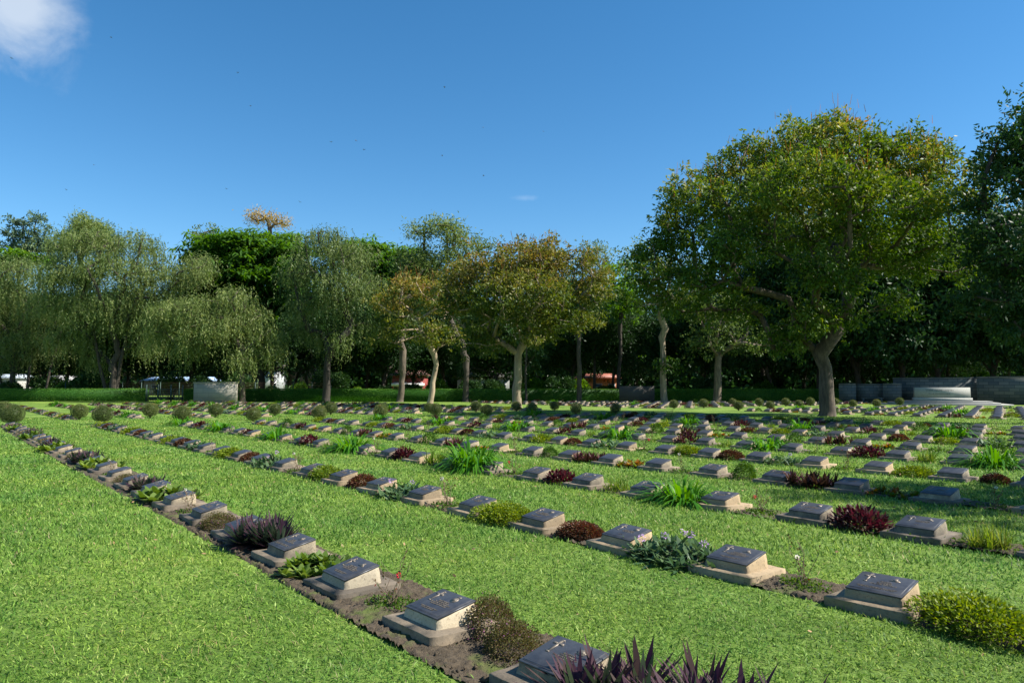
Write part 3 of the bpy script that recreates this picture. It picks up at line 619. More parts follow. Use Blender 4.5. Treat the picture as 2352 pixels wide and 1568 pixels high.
for n, (d, b_, r, k, i, kd, q) in enumerate(plants):
    l = lod_of(d); v = int(g.integers(0, 2)); fo, fl = PR[kd, v, l]; nm, ds, cat = KN[kd]
    s = g.uniform(.82, 1.1) * (1.0 if b_ < 2 else .9)
    s *= {'ro': .95, 'bg': 1.3, 'da': 1.8, 'rh': 1.25, 'rr': 1.3, 'ma': 1.2, 'ye': 1.4, 'gn': 1.5, 'ta': 1.35, 'or': 1.15, 'cu': .85}.get(kd, 1.)
    q = q+DV*g.uniform(-.05, .03)
    if r == 0 and i < 0: q = q-DU*.10+DV*.10
    if kd == 'cu' and r == 0 and d < 5: q = ground(1122, 1455)
    o = obj(nm, fo, None, (q[0], q[1], 0), ROT+g.uniform(-.35, .35)+(PI if g.random() < .5 else 0), (s, s*g.uniform(.9, 1.1), s*g.uniform(.85, 1.15)))
    if r == 0 and kd == 'rh' and d < 9: o.scale = (1.55, 1.4, 1.3) if i >= 0 else (1.75, 1.3, 1.35)
    if kd == 're': o.scale = (s*1.3, s*1.15, s*.8)
    if kd == 'ye': o.scale = (s, s, s*.75)
    if kd == 'gn': o.scale = (s, s, s*.8)
    if kd == 'cu': o.scale = (s*1.2, s*1.1, s*.75)
    if kd == 'dg': o.scale = (1.1, 1.1, 1.35)
    if fl and (l < 2): obj('flower', fl, o)
    if i < 0: lab = {'rh': 'large dark purple spiky clump at the bottom edge of the photo', 'dg': 'wide dark green glossy mound at the right edge', 'ta': 'olive grass tuft on dark soil at the right edge', 'ro': 'dry twiggy bush in tree shade at right'}[kd]
    else: lab = f"{ds}, left of marker {place(b_, r, i)}"
    if kd == 'cu' and r == 0 and d < 5:
        o.scale = (.88, .8, .85); o2 = obj(nm, PR[kd, 1-v, l][0], None, (*ground(1172, 1500), 0), ROT, .72); obj('flower', PR[kd, 1-v, l][1], o2); tag(o2, 'smaller pink flowered shrub in front of the bigger one at bottom centre', cat, 'small leaved shrubs');
        lab = 'larger pink flowered shrub between the two nearest markers'
    w_ = lab.split(); tag(o, ' '.join(w_[:16]), cat, ds+' repeated along the rows' if len(ds.split()) < 6 else ds)
# low creeping greenery hugging the markers of the middle rows (uncountable)
m = MB(); gg = np.random.default_rng(5); P = []
for d, b_, r, k, i, p in stones:
    if r < 2 or d > 30: continue
    n = int(160 if d < 10 else 90); a = gg.uniform(-.66, .66, n); c = gg.uniform(-.30, .30, n)
    ok = ~((np.abs(a) < .24) & (np.abs(c) < .19)); a, c = a[ok], c[ok]
    xy = p+np.outer(a, -DU)+np.outer(c, DV); P.append(np.concatenate([xy, gg.uniform(.01, .06, (len(a), 1))], 1))
P = np.concatenate(P); D = norm(rdir(len(P), gg)+[0, 0, .6]); dd = np.linalg.norm(P[:, :2], axis=1)
m.leaves(P, D, side(D, gg), .026*(1+dd/14), .014*(1+dd/14), gg.random(len(P)))
tag(obj('ground_cover', m.mesh('ground_cover', [L['gc']])), 'low creeping green leaves around the markers', 'ground cover', kind='stuff')
# clods and dry leaves on the soil
m = MB(); gg = np.random.default_rng(6); n = 2600
k = gg.uniform(-.5, 9, n); r = gg.integers(0, 2, n); dv = np.where(r == 0, gg.uniform(-.38, .31, n), gg.uniform(-.27, .25, n))
base = DU*(U0+SKEW*r[:, None]+k[:, None]*SP)+DV*(V0+GAP*r[:, None]+dv[:, None]); dk = np.abs(k-np.round(k))*SP; ok = ~((dk < .33) & (dv > -.3) & (dv < .31)); base = base[ok]; n = len(base)
oc = np.array([[1, 0, 0], [0, 1, 0], [-1, 0, 0], [0, -1, 0], [0, 0, 1], [0, 0, -1]], float); ot = np.array([[0, 1, 4], [1, 2, 4], [2, 3, 4], [3, 0, 4], [1, 0, 5], [2, 1, 5], [3, 2, 5], [0, 3, 5]])
s = gg.gamma(2, .004, n)[:, None, None]+.003; V = oc[None]*s*gg.uniform(.6, 1.3, (n, 6, 1)); V[..., :2] += base[:, None]; V[..., 2] += .022
m.add(V.reshape(-1, 3), None, (ot[None]+(np.arange(n)*6)[:, None, None]).reshape(-1, 3))
tag(obj('soil_clods', m.mesh('soil_clods', [M_SOIL])), 'small clods of brown earth strewn over the planting beds', 'earth', kind='stuff')
# ------------------------------------------------------------------ clipped ball shrubs
def ball_mesh(lod, seed):
    g = np.random.default_rng(seed); m = MB(); n = (9000, 3500)[lod]; s = (1, 1.6)[lod]
    d = rdir(n, g); lump = 1+.035*np.sin(d[:, 0]*7+seed)+.035*np.sin(d[:, 1]*8+2*seed)*np.sin(d[:, 2]*6); r = .42*lump*(1-.10*g.random(n)**2)
    P = d*r[:, None]*[1, 1, .93]+[0, 0, .47]; keep = ~((d[:, 2] < -.75) & (g.random(n) < .6)); P, d = P[keep], d[keep]
    D = norm(d+rdir(len(d), g)*.8); rn = np.clip(g.random(len(P))*.9+.35*(np.sin(d[:, 0]*5+seed)*np.sin(d[:, 2]*4+1) > .5)*(d[:, 2] > .2), 0, 1)
    m.leaves(P, D, side(D, g), g.uniform(.02, .035, len(P))*s, .013*s, rn)
    # dense interior
    d = rdir(700, g); P = d*.33+[0, 0, .47]; m.leaves(P, norm(np.cross(d, rdir(700, g))), side(d, g), .12, .09, np.zeros(700))
    w = MB()
    for q in range(7):
        a = q*.9; e = np.array([math.cos(a)*.18, math.sin(a)*.18, .32]); w.tube([[math.cos(a)*.02, math.sin(a)*.02, -.02], e*[.4, .4, .5], e], [.016, .011, .006], 5)
    return m.mesh('foliage', [L['ball']]), w.mesh('stem', [M_BARKD], True)
BM = [ball_mesh(0, 1), ball_mesh(0, 2), ball_mesh(1, 3), ball_mesh(1, 4)]
BALLS = [(8,963,20,0),(28,976,23,0),(182,962.5,17,0),(235,973,20.5,0),(345,958.7,16.5,0),(417,971,19,0),(495.5,957,15,0),(582,968,16,0),(631,954,13.3,0),(733,964,16,0),(759.5,951,13.5,0),(873.5,960.5,15.5,0),(879,948.5,11.5,0),(1000.5,954.5,14,0),(985,947,11,0),(1093,945.5,12,0),(1117.5,955,13,0),(1186,944,11,0),(1222,950,12.3,0),(1274,942.5,10.5,0),(1323,951,12.2,0),(1413.5,950,11.8,0),(1548,938,10,0),(1616.5,936,10,0),(1683.5,932.5,8.8,0),(1696.5,942,10.5,0),(1744,932.5,9,0),(1769,940,9.5,0),(1805,932,9,0),(1835,937.5,9.5,0),(1861.5,931,9,0),(1919,930,8,0),(1959.5,935,8.3,0),(2014,935,9,0),(2067,930.5,8.8,0)]
nb_left = ['third row', 'second row']
for i, (x, y, rad, _) in enumerate(BALLS):
    a = at(x, y, 10.); Y = 10*CAMH/(CAMH-a[2]) if a[2] < CAMH else 70
    Y *= .985; p = at(x, y, Y); s = rad*Y/F/.41
    fo, st = BM[(i % 2)+(0 if Y < 37 else 2)]
    o = obj('ball_shrub', fo, None, (p[0], p[1], 0), g.uniform(0, 6), s); obj('stem', st, o)
    where = ('at left edge of the near block' if x < 60 else 'near the left' if x < 450 else 'left of centre' if x < 900 else 'near the centre' if x < 1300 else 'right of centre' if x < 1880 else 'right of the big trunk')
    tag(o, f"clipped ball shrub on the lawn, {ORD[i]} counting from the left", 'ball shrub', 'clipped ball shrubs at the row ends')
# ------------------------------------------------------------------ trees
def skeleton(base, fork, targets, r_base, g, wander=.12, up=.35):
    """grow limbs from trunk to every target; returns list of (points, radii)"""
    nodes = [np.array(base, float)]; par = [-1]; plen = [0.]
    tp = [base+(fork-base)*t+np.append(g.normal(size=2)*.022*np.linalg.norm(fork-base)*t*(1-t)*2, 0) for t in (.15, .35, .55, .75, 1)]
    for q in tp: nodes.append(q); par.append(len(nodes)-2); plen.append(plen[-1]+np.linalg.norm(q-nodes[-2]))
    first = len(nodes)-1
    order = np.argsort(np.linalg.norm(targets-fork, axis=1)); leaf = []
    for ti in order:
        t = targets[ti]; A = np.array(nodes[first:]); pl = np.array(plen[first:])
        dv = t-A; dist = np.linalg.norm(dv, axis=1)
        cost = dist+.28*pl+np.where(dv[:, 2] < -.3*dist, .8*dist, 0)
        b = first+int(np.argmin(cost)); st = nodes[b]; d = np.linalg.norm(t-st); n = max(1, int(d/.9))
        pd = norm(nodes[b]-nodes[par[b]]) if par[b] >= 0 else np.array([0, 0, 1.])
        ctrl = st+(pd*.5+np.array([0, 0, up]))*d*.4
        last = b
        for s in range(1, n+1):
            f = s/n; q = (1-f)**2*st+2*f*(1-f)*ctrl+f*f*t
            if s < n: q = q+g.normal(size=3)*wander*min(1, d*.3)
            nodes.append(q); par.append(last); plen.append(plen[last]+np.linalg.norm(q-nodes[last])); last = len(nodes)-1
        leaf.append(last)
    N = len(nodes); w = np.zeros(N)
    for l in leaf:
        q = l
        while q >= 0: w[q] += 1; q = par[q]
    rad = r_base*(w/w[0])**.43; rad = np.maximum(rad, .02)
    for q in range(6): rad[q] = r_base*(1-.05*q)
    ch = {}
    for i in range(1, N): ch.setdefault(par[i], []).append(i)
    paths = []; stack = [(0, None)]
    while stack:
        s, prev = stack.pop(); P = [nodes[prev]] if prev is not None else []; R = [min(rad[prev], rad[s]*1.15)] if prev is not None else []
        q = s
        while True:
            P.append(nodes[q]); R.append(rad[q]); c = ch.get(q, [])
            if not c: break
            c = sorted(c, key=lambda z: -w[z])
            for o in c[1:]: stack.append((o, q))
            q = c[0]
        if len(P) > 1: paths.append((np.array(P), np.array(R)))
    return paths
def wood_mesh(paths, m_, base_r, mat_, minr=0):
    for i, (P, R) in enumerate(paths):
        if R[0] < minr: continue
        if i == 0:
            m_.tube(P, R, 10)
        else: m_.tube(P, R, 6 if R[0] > .08 else (5 if R[0] > .04 else 3))
    return m_
def crown_targets(ells, Y, spacing, g, depthmul=1.0, low=-.35, layers=2):
    out = []
    for e in ells:
        x, y, rx, ry = e[:4]; dy = e[4] if len(e) > 4 else 0
        Yc = Y+dy; c = at(x, y, Yc); a = rx*Yc/F*1.1; b = ry*Yc/F*1.08; dd = (a+b)/2*depthmul
        area = 4*PI*((a*b)**1.6/3+(a*dd)**1.6/3+(b*dd)**1.6/3)**(1/1.6); n = max(5, int(area/spacing**2*.9))
        d = rdir(n*2, g); d = d[d[:, 2] > low][:n]; r = g.uniform(.5, .93, len(d))
        out.append(c+d*np.array([a, dd, b])*r[:, None])
    T = np.concatenate(out); keep = []
    for q in g.permutation(len(T)):
        if all(np.linalg.norm(T[q]-T[z]) > spacing*.55 for z in keep): keep.append(q)
    return T[keep]
DENS = dict(broad=1.7, fine=2.6, layer=1.8, weep=1.5)
def foliage(m, T, style, n, size, rc, g, center):
    """n leaves per target"""
    n = int(n*DENS[style]); N = len(T)*n; C = np.repeat(T, n, 0); off = g.normal(size=(N, 3))
    if style == 'broad':
        k = max(2, n//14); sub = g.normal(size=(len(T), k, 3))*rc*.75; sub[..., 2] *= .7
        C = C+sub[np.repeat(np.arange(len(T)), n), g.integers(0, k, N)]
        off = off*rc*.25; off[:, 2] *= .75
        P = C+off; D = norm(norm(P-center)*.5+rdir(N, g)*.8+[0, 0, -.35])
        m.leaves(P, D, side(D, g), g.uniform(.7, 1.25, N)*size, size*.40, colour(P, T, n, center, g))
    elif style == 'fine':
        P = C+off*rc*np.array([.6, .6, .5]); D = norm(rdir(N, g)+[0, 0, .1])
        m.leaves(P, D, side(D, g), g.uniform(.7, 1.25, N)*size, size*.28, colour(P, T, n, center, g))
    elif style == 'layer':
        k = max(2, n//10); sub = g.normal(size=(len(T), k, 3))*rc*[.8, .8, .22]; C = C+sub[np.repeat(np.arange(len(T)), n), g.integers(0, k, N)]
        az = g.uniform(0, 2*PI, N); D = np.stack([np.cos(az), np.sin(az), g.normal(size=N)*.4-.1], 1); D = norm(D); S = norm(np.cross(D, [0, 0, 1.])+g.normal(size=(N, 3))*.2)
        P = C+off*rc*[.3, .3, .07]
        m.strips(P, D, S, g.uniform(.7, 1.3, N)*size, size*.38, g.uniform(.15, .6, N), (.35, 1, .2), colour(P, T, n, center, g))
    elif style == 'weep':
        ns = max(3, n//5); M = len(T)*ns; base = np.repeat(T, ns, 0)+g.normal(size=(M, 3))*rc*[.7, .7, .35]
        Ls = g.gamma(3.2, .28, M)*rc*1.25+.25; q = 11
        t = np.tile(np.linspace(0, 1, q), M); b = np.repeat(base, q, 0); size = size*1.25; out = norm(b-center)*[1, 1, 0]
        sway = np.repeat(g.normal(size=(M, 3))*.12, q, 0)
        P = b+out*(np.sqrt(t)*.3)[:, None]*rc+sway*t[:, None]; P[:, 2] -= t**1.3*np.repeat(Ls, q)
        P += g.normal(size=P.shape)*.03
        az = g.uniform(0, 2*PI, len(P)); D = norm(np.stack([np.cos(az)*.5, np.sin(az)*.5, -np.ones(len(P))*g.uniform(.3, 1, len(P))], 1))
        rn = np.clip(np.repeat(g.random(M), q)*.6+g.random(len(P))*.4, 0, 1)
        m.leaves(P, D, side(D, g), g.uniform(.75, 1.25, len(P))*size, size*.26, rn)
        n2 = max(4, n//3); C = np.repeat(T, n2, 0); P = C+g.normal(size=C.shape)*rc*[.5, .5, .4]; D = rdir(len(P), g); m.leaves(P, D, side(D, g), size, size*.26, g.random(len(P))*.7)
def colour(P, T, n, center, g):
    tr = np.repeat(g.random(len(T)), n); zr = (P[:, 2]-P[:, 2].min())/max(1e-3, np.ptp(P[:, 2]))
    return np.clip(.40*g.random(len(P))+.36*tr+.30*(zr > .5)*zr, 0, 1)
def make_tree(label, x, ybase, Y, width, fork_px, ells, style, leaf, n, size, rc, spacing, seed, bark=M_BARK, depthmul=1., name='tree', low=-.35, extra_trunks=(), spikes=0, group=None, up=.35, twigs=0):
    g = np.random.default_rng(seed); Y = Y*K
    b = at(x, ybase, Y); b[2] = 0; fk = at(fork_px[0], fork_px[1], Y)
    e = bpy.data.objects.new(name, None); COL.objects.link(e); e.location = b
    T = crown_targets(ells, Y, spacing, g, depthmul, low); center = T.mean(0)-[0, 0, 2.]
    w = MB(); paths = skeleton(b-[0, 0, .1], fk, T, width/2, g, up=up)
    P0, R0 = paths[0]; P0 = np.insert(P0, 1, P0[0]+(P0[1]-P0[0])*.12, 0); P0 = np.insert(P0, 2, P0[0]+(P0[2]-P0[0])*.4, 0); R0 = np.insert(R0, 1, R0[0]*1.25); R0 = np.insert(R0, 2, R0[0]*1.02); R0[0] *= 1.85; paths[0] = (P0, R0)
    wood_mesh(paths, w, width/2, bark)
    for xb, xt, yt, wd in extra_trunks:
        bb = at(xb, ybase, Y+g.uniform(-.6, .6)); bb[2] = -.1; tt = at(xt, yt, Y+g.uniform(-.6, .6)); mid = (bb+tt)/2+g.normal(size=3)*.15
        w.tube([bb, bb*.7+mid*.3, mid, mid*.4+tt*.6, tt], [wd*.75, wd*.55, wd*.5, wd*.42, wd*.3], 8)
    if twigs:
        q = len(T)*twigs; C = np.repeat(T, twigs, 0); D = norm(norm(C-center)+rdir(q, g)*.6+[0, 0, .5]); P = C+D*rc*.4
        for i in range(q): w.tube([C[i], P[i]+D[i]*rc*.3+g.normal(size=3)*.05, P[i]+D[i]*rc*.75], [.016, .012, .005], 3)
    tm = w.mesh('trunk', [bark], True); tm.transform(Matrix.Translation(-Vector(b))); obj('trunk', tm, e)
    m = MB(); foliage(m, T, style, n, size, rc, g, center)
    if spikes:
        top = T[T[:, 2] > np.quantile(T[:, 2], .45)]; top = top[g.integers(0, len(top), spikes)]+g.normal(size=(spikes, 3))*rc*.6; D = norm(rdir(spikes, g)*.25+[0, 0, 1.])
        m.strips(top+[0, 0, rc*.5], D, side(D, g), g.uniform(.35, .75, spikes), .03, 0, (1, .8, .5), 1.)
    cm = m.mesh('crown', [leaf]); cm.transform(Matrix.Translation(-Vector(b))); obj('crown', cm, e)
    tag(e, label, 'tree', group); return e
# the big tree
make_tree('huge spreading rounded tree with thick buttressed trunk standing on the lawn', 1900, 953, 30.2, .92, (1896, 845),
  [(1600, 480, 85, 75, 0), (1530, 575, 70, 75, 1), (1500, 655, 50, 60, -1), (1720, 408, 105, 85, 2), (1900, 345, 150, 70, 0), (2065, 385, 120, 78, 1), (2175, 460, 80, 75, 0), (1850, 450, 150, 90, -5), (2020, 480, 130, 90, -4.5), (1850, 430, 150, 85, 5), (2010, 455, 140, 75, 4),
   (1700, 570, 90, 60, -3), (1690, 520, 90, 60, 4), (1625, 655, 90, 45, -2), (1900, 640, 80, 60, -4), (2090, 570, 100, 55, -1), (2070, 700, 42, 36, -1), (1990, 610, 80, 50, 2), (1860, 735, 60, 55, -1), (1800, 780, 45, 45, 0), (1940, 745, 35, 50, -.6), (2150, 620, 70, 50, 2), (1850, 555, 105, 32, 3), (1935, 545, 95, 45, -2), (1560, 705, 60, 28, 0), (1690, 715, 60, 26, 1), (2190, 560, 45, 50, 0), (1640, 590, 70, 45, -4)],
  'broad', L['mast'], 105, .26, .62, 1.12, 11, M_BARK, 1., 'spreading_tree', -.45, spikes=900, up=.30, twigs=1)
make_tree('rounded bronze topped tree with pale smooth trunk in the middle of the lawn', 1187, 934, 42.4, .80, (1190, 812),
  [(1200, 600, 105, 52, 0), (1110, 645, 75, 60, 1), (1300, 615, 80, 52, 0), (1345, 680, 48, 52, 0), (1075, 715, 60, 52, 0), (1200, 690, 110, 70, -3), (1200, 660, 100, 60, 3.5), (1290, 740, 70, 50, -1), (1110, 790, 50, 30, 0), (1235, 770, 45, 30, -2), (1050, 660, 40, 40, 1), (1030, 695, 32, 45, 0), (1372, 655, 30, 45, 0), (1330, 740, 40, 30, 1), (1160, 740, 60, 45, -3)],
  'broad', L['mast2'], 85, .30, .72, 1.25, 12, M_BARKP, 1., 'lawn_tree', spikes=500, twigs=1)
make_tree('smaller olive leaved tree with slim pale trunk left of the bronze topped tree', 987, 926, 50.2, .58, (1002, 838),
  [(905, 720, 45, 45, 0), (955, 675, 55, 45, 0), (1020, 700, 45, 55, 0), (945, 770, 65, 42, -1), (1015, 780, 45, 35, 0), (890, 790, 28, 22, 0)], 'broad', L['mast2'], 75, .33, .8, 1.45, 13, M_BARKP, 1., 'lawn_tree', spikes=300, twigs=1)
make_tree('dark trunked tree with loose olive crown at the hedge left of centre', 918, 921, 56, .75, (925, 860), [(930, 690, 50, 50, 1), (960, 640, 55, 45, 1), (920, 740, 40, 40, 1)], 'fine', L['olive'], 90, .34, 1., 1.6, 14, M_BARK, 1., 'hedge_tree')
make_tree('tall airy light olive tree behind the bronze topped tree', 1069, 920, 56.5, .7, (1072, 855), [(1010, 545, 68, 38, 1), (1075, 570, 50, 35, 1), (960, 610, 50, 45, 2), (1040, 620, 60, 45, 1), (950, 660, 40, 35, 1)], 'fine', L['olive'], 75, .40, 1.05, 1.7, 15, M_BARKD, 1., 'hedge_tree')
make_tree('tall drooping grey green tree left of the olive one, its dark trunk at the hedge', 748, 920, 55.5, .85, (752, 830), [(740, 555, 60, 42, 0), (800, 595, 60, 50, 0), (705, 625, 50, 50, 0), (780, 660, 70, 45, -1), (842, 660, 32, 45, 0), (740, 700, 55, 38, 0), (775, 790, 28, 22, -1.5), (690, 700, 30, 35, 0), (820, 750, 40, 30, 1), (710, 770, 40, 26, 1)], 'weep', L['weep'], 95, .24, 1.05, 1.55, 16, M_BARKD, 1., 'weeping_tree', group='weeping trees along the hedge')
make_tree('weeping pale green tree hanging its strands beside the grey stone panel', 557, 919, 54, .62, (556, 860), [(525, 690, 48, 32, 0), (450, 715, 65, 34, 0), (385, 725, 50, 32, 0), (570, 735, 42, 32, 0), (610, 775, 34, 25, 0), (470, 760, 60, 30, -1), (555, 820, 30, 30, -1), (360, 770, 32, 24, 0), (520, 750, 40, 30, -1), (440, 800, 40, 22, 0), (610, 810, 26, 20, 0)], 'weep', L['weep'], 110, .23, 1.05, 1.4, 17, M_BARK, .8, 'weeping_tree', group='weeping trees along the hedge')
make_tree('broad drooping tree with forked leaning dark trunks behind the hedge gate', 256, 919, 58.5, .9, (262, 862), [(200, 560, 78, 42, 0), (300, 565, 68, 36, 0), (265, 625, 100, 48, -1), (165, 640, 60, 50, 0), (385, 630, 50, 42, 0), (440, 615, 45, 42, 0), (340, 680, 70, 42, 0), (220, 710, 80, 45, -1), (290, 740, 60, 35, 0), (130, 700, 40, 40, 0), (170, 775, 60, 35, 0), (330, 790, 40, 25, 1), (215, 820, 36, 20, 1)], 'weep', L['weep'], 90, .24, 1.1, 1.55, 18, M_BARKD, 1., 'weeping_tree', extra_trunks=((262, 300, 740, .38), (250, 215, 760, .34)), group='weeping trees along the hedge')
make_tree('drooping grey green tree at the left edge of the photo', 25, 919, 62, .7, (30, 850), [(50, 630, 55, 42, 0), (20, 700, 50, 50, 0), (100, 720, 60, 45, 0), (60, 780, 60, 30, 0), (110, 800, 50, 30, 0), (20, 820, 40, 24, 0), (-30, 650, 50, 60, 0), (-50, 740, 60, 50, 0)], 'weep', L['weep'], 85, .25, 1.15, 1.6, 19, M_BARKD, 1., 'weeping_tree', extra_trunks=((60, 75, 800, .3), (100, 140, 760, .25)), group='weeping trees along the hedge')
make_tree('wide flat topped bright green feathery tree behind the weeping trees', 600, 919, 66, .9, (600, 800), [(570, 578, 115, 48, 0), (495, 592, 55, 44, 0), (655, 590, 55, 46, 0), (600, 640, 105, 50, -1), (515, 668, 60, 46, -1), (660, 670, 50, 46, 0), (590, 720, 80, 44, 0), (540, 740, 60, 40, 0)], 'layer', L['fern'], 90, .70, 1.6, 1.6, 20, M_BARKD, 1., 'feathery_tree', -.8, group='feathery trees behind the hedge')
make_tree('dark green feathery tree rising between the drooping and olive trees', 880, 919, 70, .8, (880, 800), [(880, 600, 80, 42, 0), (930, 620, 52, 42, 0), (840, 580, 45, 32, 0), (890, 660, 65, 48, 0), (950, 670, 45, 46, 0), (880, 720, 60, 40, 0)], 'layer', L['fern'], 80, .70, 1.6, 1.7, 21, M_BARKD, 1., 'feathery_tree', -.8, group='feathery trees behind the hedge')
make_tree('sparse yellow leaved tree top above the feathery tree', 625, 919, 82, .6, (620, 620), [(605, 505, 32, 18, 0), (640, 512, 30, 16, 0), (585, 495, 16, 14, 0)], 'fine', L['yellow'], 60, .42, 1.1, 1.6, 22, M_BARK, 1., 'yellow_tree', twigs=1)
make_tree('left of two dark layered conifers against the sky', 42, 919, 92, .6, (42, 640), [(42, 515, 14, 14, 0), (42, 545, 25, 16, 0), (40, 575, 36, 14, 0), (38, 600, 40, 14, 0)], 'broad', L['pine'], 110, .5, .9, 1.7, 23, M_BARKD, 1., 'conifer', group='conifers at far left')
make_tree('right of two dark layered conifers against the sky', 92, 919, 92, .6, (92, 640), [(92, 510, 14, 14, 0), (94, 540, 24, 16, 0), (95, 570, 34, 15, 0), (95, 600, 36, 14, 0)], 'broad', L['pine'], 110, .5, .9, 1.7, 24, M_BARKD, 1., 'conifer', group='conifers at far left')
make_tree('small rounded green tree with orange flowers under the two conifers', 30, 919, 78, .5, (30, 700), [(20, 592, 40, 16, 0), (75, 598, 30, 14, 0), (-30, 600, 40, 20, 0)], 'layer', L['bright'], 70, .7, 1.2, 1.9, 25, M_BARKD, 1., 'flowering_tree')
make_tree('dense olive tree top bulging above the left drooping tree', 190, 919, 80, .6, (190, 680), [(195, 525, 38, 28, 0), (180, 560, 50, 30, 0), (235, 550, 30, 30, 0)], 'fine', L['olive'], 110, .42, 1.1, 1.7, 26, M_BARKD, 1., 'olive_tree')
make_tree('narrow yellow green tree top left of the feathery tree', 472, 919, 78, .5, (472, 640), [(472, 535, 20, 18, 0), (465, 570, 24, 25, 0)], 'broad', L['olive'], 80, .4, 1., 1.6, 27, M_BARKD, 1., 'olive_tree')
make_tree('thin wispy tree top right of the bronze topped tree', 1365, 919, 66, .4, (1365, 700), [(1365, 585, 30, 24, 0), (1385, 620, 26, 26, 0), (1345, 610, 20, 20, 0)], 'fine', L['olive'], 34, .42, 1., 1.4, 28, M_BARKD, 1., 'wispy_tree', twigs=2)
make_tree('bright green bushy tree in the gap left of the huge tree', 1420, 919, 62, .5, (1425, 780), [(1425, 625, 30, 24, 0), (1415, 670, 38, 34, 0), (1450, 700, 30, 30, 0), (1400, 720, 34, 30, 0)], 'broad', L['bright'], 95, .42, .95, 1.6, 29, M_BARKD, 1., 'bushy_tree')
make_tree('tall slim pale trunked tree with a leafy shoot halfway up, left of huge tree', 1526, 920, 55, .72, (1522, 790), [(1520, 640, 62, 46, 0), (1480, 600, 34, 40, 0), (1555, 690, 50, 36, 0), (1490, 700, 42, 34, 0), (1530, 843, 17, 18, -1), (1600, 640, 40, 50, 0)], 'broad', L['mast'], 85, .34, .95, 1.6, 30, M_BARKP, 1., 'lawn_tree')
make_tree('stout tree with pale green lower foliage directly left of the huge trunk', 1646, 920, 54.5, .85, (1650, 822), [(1650, 770, 48, 42, 0), (1710, 790, 48, 26, 0), (1620, 800, 36, 25, 0), (1770, 800, 36, 18, -1), (1650, 720, 60, 30, 0)], 'broad', L['olive'], 85, .32, .9, 1.5, 31, M_BARK, 1., 'lawn_tree')
for i, (x, y, Y, hb) in enumerate([(1330, 917, 55.5, 690), (1208, 917, 56.3, 800)]):
    make_tree(['straight dark trunked tree at the hedge right of the bronze topped tree', 'very thin dark trunked tree just right of the pale trunk'][i], x, y, Y, (.55, .26)[i], (x, 780), [(x, hb, 50-20*i, 40-15*i, 1.5), (x+20, hb+50, 40-20*i, 30-10*i, 1.5)], 'broad', L['dark'], 90, .38, .95, 1.5, 32+i, M_BARKD, 1., 'hedge_tree')
# dark tree at the right edge, and one more to the right of it whose shade reaches the lawn
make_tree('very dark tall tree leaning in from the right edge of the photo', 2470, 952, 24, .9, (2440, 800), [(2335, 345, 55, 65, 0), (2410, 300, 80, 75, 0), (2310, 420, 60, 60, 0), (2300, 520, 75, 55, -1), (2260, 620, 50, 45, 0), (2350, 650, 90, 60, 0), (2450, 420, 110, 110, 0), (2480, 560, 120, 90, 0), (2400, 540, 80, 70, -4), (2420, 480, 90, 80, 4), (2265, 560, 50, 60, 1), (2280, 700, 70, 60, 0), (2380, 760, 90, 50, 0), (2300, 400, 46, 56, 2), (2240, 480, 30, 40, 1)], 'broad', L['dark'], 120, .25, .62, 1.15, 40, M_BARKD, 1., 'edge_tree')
def free_tree(label, x, y, h, rad, style, leaf, n, size, rc, spacing, seed, name, group=None, width=.5, bark=M_BARKD, trunk_h=None, low=-.3):
    """a whole tree from plan position, height and crown radius"""
    g = np.random.default_rng(seed); b = np.array([x, y, 0.]); th = trunk_h or h*.35; fk = b+[g.normal()*.3, g.normal()*.3, th]
    e = bpy.data.objects.new(name, None); COL.objects.link(e); e.location = b
    cz = (h+th)/2+.3; out = []
    for q in range(6):
        a = q*1.05+g.uniform(-.3, .3); rr = rad*.5*(q > 0); c = b+[math.cos(a)*rr, math.sin(a)*rr, cz+g.uniform(-.15, .2)*h*(q > 0)]
        nn = int(4*PI*(rad*.6)**2/spacing**2*.6)+6; d = rdir(nn, g); d = d[d[:, 2] > low]; out.append(c+d*[rad*.58, rad*.58, (h-th)*.42]*g.uniform(.5, 1, (len(d), 1)))
    T = np.concatenate(out); keep = []
    for q in g.permutation(len(T)):
        if all(np.linalg.norm(T[q]-T[z]) > spacing*.55 for z in keep): keep.append(q)
    T = T[keep]; center = T.mean(0)-[0, 0, 1.]
    w_ = MB(); wood_mesh(skeleton(b-[0, 0, .1], fk, T, width/2, g), w_, width/2, bark, .03); tm = w_.mesh('trunk', [bark], True); tm.transform(Matrix.Translation(-Vector(b))); obj('trunk', tm, e)
    m = MB(); foliage(m, T, style, n, size, rc, g, center); cm = m.mesh('crown', [leaf]); cm.transform(Matrix.Translation(-Vector(b))); obj('crown', cm, e)
    tag(e, label, 'tree', group); return e
free_tree('tree just outside the right edge casting shade on the lawn', 16.6, 9.4, 10.5, 2.7, 'broad', L['mast'], 70, .27, .7, 1.3, 41, 'edge_tree', width=.6)
